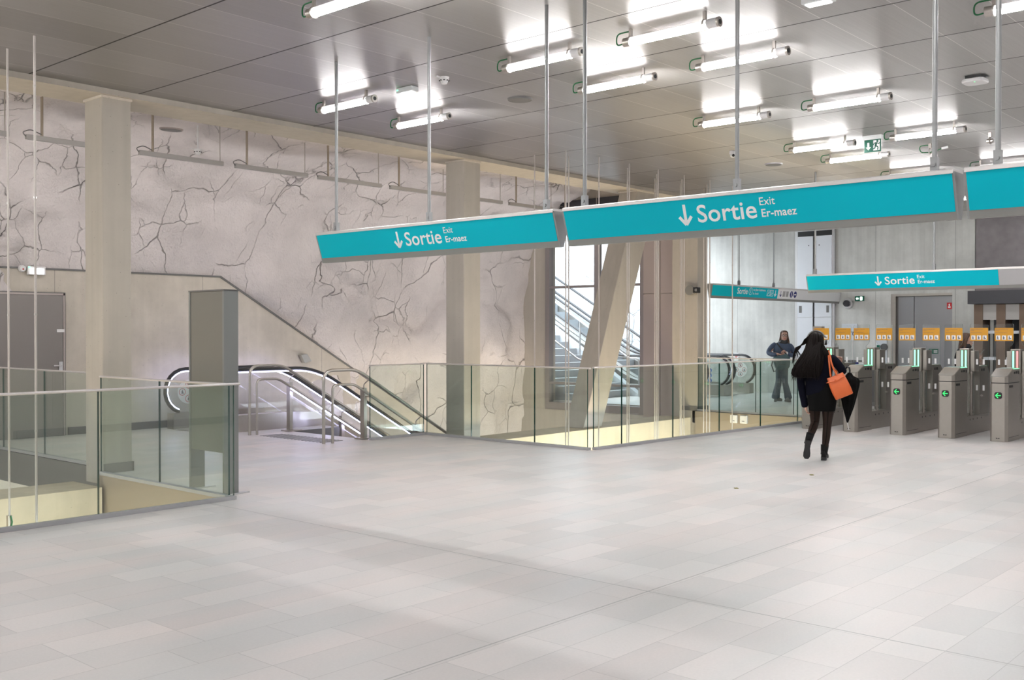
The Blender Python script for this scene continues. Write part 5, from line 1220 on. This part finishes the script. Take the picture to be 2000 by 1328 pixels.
m = MB(); sole(m, (.0,-.075,.02), (.03,.155,.02), (0,0,1)); m.build('boot_sole', M['black'], bt)
Hh, Tt = Vector((-.185,-.335,.275)), Vector((-.205,-.30,.035))
m = MB(); boot(m, tuple(LA+Vector((-.006,-.02,-.012))), tuple(Hh), tuple(Tt), (-.05,1,.12)); bt = m.build('boot', M['leather_black'], w, smooth=True)
m = MB(); sole(m, tuple(Hh), tuple(Tt), (-.05,1,.12)); m.build('boot_sole', M['black'], bt)

# orange shoulder bag
bag, S_ = held(w, 'shoulder_bag', 'orange leather shoulder bag hanging from the walking woman with navy jacket', 'bag', (.20,-.02,.80))
cx_, tl = Vector((.19,-.145,.955)), R(-24)
m = MB(); rot = Matrix.Translation(cx_) @ Matrix.Rotation(tl, 4, 'Y')
rg = []
for z, hw_, hd_, r_ in ((-.150,.098,.045,.03),(-.145,.112,.060,.03),(-.07,.118,.070,.035),(.02,.116,.064,.035),(.09,.110,.045,.03),(.138,.104,.022,.015),(.140,.100,.016,.012)):
    rg.append([rot @ Vector((a, c_, z)) for a, c_ in rrect(hw_*2, hd_*2, r_, 4)])
m.loft(rg); m.xf(S_); bd = m.build('bag_body', M['orange'], bag, smooth=True)
m = MB(); m.tube([(.055,-.09,1.385),(.065,-.165,1.26),(.075,-.185,1.16),(.085,-.18,1.07)], .011, 8); m.tube([(.055,-.05,1.395),(.075,-.115,1.335),(.09,-.155,1.25),(.12,-.165,1.16),(.165,-.165,1.08)], .011, 8); m.tube([(.055,-.05,1.395),(.05,.07,1.36),(.10,.105,1.24),(.155,-.02,1.13),(.15,-.11,1.07)], .011, 8); m.xf(S_); m.build('strap', M['orange'], bag, smooth=True)
m = MB(); m.tube([rot @ Vector((-.13,-.052,.095)), rot @ Vector((0,-.062,.075)), rot @ Vector((.12,-.052,.095))], .005, 6); m.cyl(rot @ Vector((-.02,-.062,.085)), rot @ Vector((-.02,-.074,.085)), .012, n=10); m.xf(S_); m.build('flap_seam', M['orange'], bd)

# folded black umbrella
um, S_ = held(w, 'umbrella', 'folded black umbrella hanging point down beside the orange bag', 'umbrella', (.30,.06,.39))
m = MB(); ax0, ax1 = Vector((.292,.08,.475)), Vector((.315,.07,1.075)); pleat = lambda a: .16*math.cos(8*a)
rg = []
for u, r_ in ((0,.008),(.12,.026),(.35,.062),(.6,.090),(.8,.108),(.9,.112),(.955,.095),(1.0,.04),(1.06,.02)):
    rg.append(ering(ax0.lerp(ax1, u), r_, r_*.8, 64, (0, R(4), 0), pleat))
m.loft(rg); m.xf(S_); m.build('canopy', M['blackcloth'], um, smooth=True)
m = MB(); m.cyl(ax0, Vector((.305,.085,.395)), .007, .005, n=10); m.cyl(Vector((.305,.085,.395)), Vector((.306,.085,.386)), .008, n=10); m.xf(S_); m.build('ferrule', M['steel_lt'], um, smooth=True)
m = MB(); m.tube([ax1, (.318,.07,1.14), (.31,.07,1.18), (.285,.075,1.185), (.27,.08,1.16)], .011, 8); m.xf(S_); m.build('handle', M['black'], um, smooth=True)

# ---- the passer-by in the corridor, turned towards the camera -----------------------
p = person('person with long hair and glasses walking in a dark blue padded jacket in the corridor', (21.83,11.06,0), R(-63.1))
b = MB()
V_ = [(.02,0,.86),(.02,0,1.02),(.02,0,1.20),(.035,0,1.34),(.055,0,1.41),
      (.07,0,.80),(.085,.0,.45),(.165,.06,.10), (-.04,0,.80),(-.045,.02,.48),(-.12,.04,.10),
      (.17,0,1.28),(.27,.02,1.07),(.10,-.19,1.13), (-.13,0,1.29),(-.285,-.02,1.12),(-.05,-.20,1.10)]
E_ = [(0,1),(1,2),(2,3),(3,4),(0,5),(5,6),(6,7),(0,8),(8,9),(9,10),(3,11),(11,12),(12,13),(3,14),(14,15),(15,16)]
R_ = [(.13,.10),(.12,.09),(.12,.085),(.065,.055),.048,.09,.065,.045,.09,.065,.045,.04,.04,.032,.04,.04,.032]
b.mesh(skin(V_, E_, R_, 2)); hc, hy = (.066,-.02,1.515), R(8)
b.loft(head_rings(hc, 1.0, hy, R(3))); add_nose_ears(b, hc, 1., hy, R(3))
finger_hand(b, (.105,-.19,1.135), (.075,-.225,1.16), (0,-.3,1), (-1,0,0), 1.)
finger_hand(b, (-.05,-.20,1.10), (.01,-.22,1.09), (0,0,1), (0,1,0), 1.)
b.build('body', M['skin'], p, smooth=True); face_parts(p, hc, 1., hy, R(3), True)
j = MB(); puff = lambda a: .03*math.sin(6*a)+.02*math.sin(13*a)
lofted(j, [(.02,0,.93,.155,.115),(.02,0,.96,.17,.13),(.02,0,1.06,.185,.14),(.022,0,1.16,.20,.142),(.028,0,1.27,.205,.135),(.033,0,1.335,.17,.11),(.04,0,1.38,.10,.09)], 30, puff)
j.mesh(skin([(.15,0,1.33),(.225,0,1.28),(.27,.01,1.16),(.285,.0,1.07),(.20,-.11,1.09),(.13,-.17,1.12)], [(i,i+1) for i in range(5)], [.058,.066,.064,.062,.056,.045], 2))
j.mesh(skin([(-.10,0,1.34),(-.17,0,1.31),(-.25,-.01,1.22),(-.295,-.03,1.13),(-.20,-.13,1.09),(-.09,-.19,1.09)], [(i,i+1) for i in range(5)], [.058,.066,.064,.062,.056,.046], 2))
j.build('jacket', M['jacketblue'], p, smooth=True)
m = MB(); lofted(m, [(.045,0,1.335,.115,.105),(.05,-.005,1.37,.125,.115),(.055,-.01,1.41,.105,.10),(.058,-.01,1.43,.085,.085)], 24, lambda a: .04*math.sin(5*a)); m.build('collar', M['black'], p, smooth=True)
m = MB(); m.tube([(.105,-.185,1.13),(.125,-.165,1.12)], .040, 12); m.build('white_cuff', M['white'], p, smooth=True)
tr = MB()
tr.mesh(skin([(.07,0,.86),(.075,0,.66),(.085,0,.46),(.125,.03,.28),(.16,.055,.12),(.165,.06,.05)], [(i,i+1) for i in range(5)], [.10,.09,.072,.078,.092,.098], 2))
tr.mesh(skin([(-.035,0,.86),(-.042,0,.68),(-.05,.01,.48),(-.085,.03,.30),(-.118,.04,.14),(-.122,.04,.05)], [(i,i+1) for i in range(5)], [.10,.09,.074,.082,.100,.108], 2))
lofted(tr, [(.02,0,.95,.15,.11),(.02,0,.88,.165,.125),(.02,0,.80,.165,.12),(.02,0,.76,.13,.10)], 26); tr.build('trousers', M['denim'], p, smooth=True)
for H, T, lab in (((-.15,.02,.02),(.03,-.02,.02),0),((.20,.11,.02),(.10,-.13,.02),1)):
    m = MB(); A = (H[0]*.75+T[0]*.25, H[1]*.75+T[1]*.25, .13); boot(m, A, H, T, (0,0,1), 1.05); sole(m, H, T, (0,0,1), 1.05); m.build('shoe', M['grey_dark'], p, smooth=True)
hr = MB(); st_ = lambda a: .05*math.sin(15*a)
Rh = Euler((0,0,hy)).to_matrix()
for z, rx, ry, oy in ((1.648,.02,.03,.02),(1.635,.06,.075,.018),(1.60,.084,.098,.022),(1.56,.090,.098,.032),(1.52,.092,.085,.05),(1.46,.092,.072,.06),(1.40,.098,.066,.062),(1.34,.10,.05,.062),(1.31,.07,.03,.06)):
    pass
lofted(hr, [(.066,.0,1.648,.02,.03),(.066,-.002,1.636,.06,.07),(.066,.005,1.605,.083,.092),(.066,.022,1.565,.088,.085),(.066,.038,1.51,.090,.075),(.066,.05,1.45,.095,.068),(.066,.055,1.39,.105,.06),(.066,.055,1.33,.11,.05),(.066,.05,1.30,.08,.03)], 48, st_)
for sx_ in (-1, 1):
    for k in range(7):
        e = rnd.uniform(-.012,.012); hr.tube([(.066+sx_*.07,-.05,1.585+e),(.066+sx_*.086,-.045+e,1.50),(.066+sx_*(.092+e),-.05,1.42),(.066+sx_*(.10+2*e),-.07,1.33+e)], [.012,.014,.012,.003], 6)
hr.build('hair', M['hair_brown'], p, smooth=True)
bg_, S_ = held(p, 'messenger_bag', 'teal messenger bag held open at the waist of the person in the corridor', 'bag', (.0,-.2,.76))
m = MB(); rot = Matrix.Translation((.015,-.235,.93)) @ Matrix.Rotation(R(-14), 4, 'Y') @ Matrix.Rotation(R(8), 4, 'Z')
m.loft([[rot @ Vector((a, c_, z)) for a, c_ in rrect(hw_*2, hd_*2, r_, 4)] for z, hw_, hd_, r_ in ((-.17,.08,.03,.02),(-.15,.14,.055,.03),(-.05,.18,.07,.04),(.06,.185,.06,.04),(.13,.165,.04,.025),(.15,.15,.03,.02))]); m.xf(S_); bd = m.build('bag_body', M['tealbag'], bg_, smooth=True)
m = MB(); m.tube([(-.10,-.14,1.36),(-.01,-.17,1.25),(.07,-.21,1.17),(.13,-.24,1.07)], .016, 8); m.tube([(-.17,-.22,1.02),(-.21,-.22,.85),(-.16,-.22,.70),(-.12,-.23,.72)], .013, 8); m.xf(S_); m.build('strap', M['black'], bg_, smooth=True)
m = MB().box((-.10,-.315,.86), (.10,-.30,.875)); m.xf(S_); m.build('zip', M['black'], bd)

# ---- the woman with the phone behind the gates ---------------------------------------
q = person('person with brown hair in a dark coat looking at a phone behind the gates', (18.9,6.0,0), R(-72.4))
b = MB()
V_ = [(-.08,0,.86),(-.08,0,1.02),(-.08,0,1.20),(-.07,0,1.32),(-.045,0,1.385), (-.05,-.07,.80),(-.05,-.07,.45),(-.07,-.07,.09), (-.05,.07,.80),(-.03,.08,.45),(-.03,.08,.09),
      (-.07,-.16,1.29),(-.10,-.19,1.05),(.12,-.12,1.17), (-.07,.16,1.29),(-.09,.19,1.05),(.12,.10,1.12)]
b.mesh(skin(V_, [(0,1),(1,2),(2,3),(3,4),(0,5),(5,6),(6,7),(0,8),(8,9),(9,10),(3,11),(11,12),(12,13),(3,14),(14,15),(15,16)], [(.10,.12),(.09,.11),(.10,.13),(.06,.08),.046,.085,.06,.04,.085,.06,.04,.05,.042,.03,.05,.042,.03], 2))
hc, hy = (-.02,0,1.48), R(82)
b.loft(head_rings(hc, .98, hy, 0)); add_nose_ears(b, hc, .98, hy, 0); finger_hand(b, (.12,-.12,1.17), (.175,-.105,1.21), (0,.3,1), (0,1,0), .95); finger_hand(b, (.12,.10,1.12), (.175,.08,1.13), (0,-.3,1), (0,-1,0), .95)
b.build('body', M['skin'], q, smooth=True); face_parts(q, hc, .98, hy, 0)
j = MB(); lofted(j, [(-.09,0,.42,.19,.22),(-.09,0,.60,.185,.215),(-.085,0,.85,.165,.20),(-.08,0,1.02,.14,.18),(-.08,0,1.18,.145,.195),(-.075,0,1.28,.12,.185),(-.06,0,1.34,.09,.12),(-.05,0,1.385,.066,.07)], 28, lambda a: .02*math.sin(5*a))
j.mesh(skin([(-.07,-.13,1.29),(-.08,-.185,1.24),(-.10,-.20,1.06),(.0,-.17,1.10),(.10,-.125,1.16)], [(i,i+1) for i in range(4)], [.06,.066,.058,.05,.042], 2)); j.mesh(skin([(-.07,.13,1.29),(-.08,.185,1.24),(-.09,.20,1.06),(.0,.15,1.08),(.10,.105,1.115)], [(i,i+1) for i in range(4)], [.06,.066,.058,.05,.042], 2))
j.build('coat', M['navywool'], q, smooth=True)
m = MB(); lofted(m, [(-.05,0,1.33,.09,.10),(-.045,0,1.37,.10,.105),(-.035,0,1.41,.08,.085)], 22); m.build('scarf', M['black'], q, smooth=True)
hr = MB(); lofted(hr, [(-.04,0,1.605,.03,.02),(-.04,0,1.59,.075,.06),(-.045,0,1.55,.092,.082),(-.065,0,1.49,.082,.086),(-.085,0,1.43,.068,.09),(-.10,0,1.37,.062,.095),(-.115,0,1.31,.055,.09),(-.125,0,1.24,.03,.06)], 40, lambda a: .05*math.sin(14*a))
for k in range(7):
    e = rnd.uniform(-.012,.012); hr.tube([(.02,-.065,1.57+e),(-.02,-.085,1.50),(-.05+e,-.095,1.42),(-.06+e,-.105,1.31)], [.012,.016,.016,.004], 6)
hr.build('hair', M['hair_brown'], q, smooth=True)
for y in (-.07,.08):
    m = MB(); boot(m, (-.06,y,.13), (-.12,y,.02), (.12,y,.02), (0,0,1)); sole(m, (-.12,y,.02), (.12,y,.02), (0,0,1)); m.build('shoe', M['leather_black'], q, smooth=True)
ph, S_ = held(q, 'phone', 'phone in the hand of the person behind the gates', 'phone', (.21,-.09,1.20))
m = MB(); mt = Matrix.Translation((.212,-.085,1.255)) @ Matrix.Rotation(R(35), 4, 'Y') @ Matrix.Rotation(R(10), 4, 'X')
m.prism([mt @ Vector((-.004, a, c_)) for a, c_ in rrect(.072,.145,.01,3)], mt.to_3x3() @ Vector((.008,0,0))); m.xf(S_); m.build('phone_body', M['grey_dark'], ph)

# ================================================================ lower level lamps (warm) and an added fill, out of sight below the floor
def warm_area(name, loc, sx_, sy_, e):
    d_ = bpy.data.lights.new(name, 'AREA'); d_.shape = 'RECTANGLE'; d_.size = sx_; d_.size_y = sy_; d_.energy = e; d_.color = (1., .80, .50)
    o_ = bpy.data.objects.new(name, d_); COL.objects.link(o_); o_.location = loc; return o_
for n_, loc, a_, c_, e_ in (('lower_lamp_left', (3.6,9.7,-3.2), 3, .6, 32), ('lower_lamp_middle', (14.8,9.6,-3.2), 6, .6, 85)):
    o_ = warm_area(n_, loc, a_, c_, e_); o_.rotation_euler = Vector((0,.45,1)).to_track_quat('-Z','Y').to_euler()
o_ = warm_area('rock_fill_added', (14.2,12.3,-2.6), 6, .5, 36); o_.data.color = (1., .97, .95); o_.rotation_euler = Vector((0,1,.75)).to_track_quat('-Z','Y').to_euler()  # unseen white fill added to brighten the lower rock wall
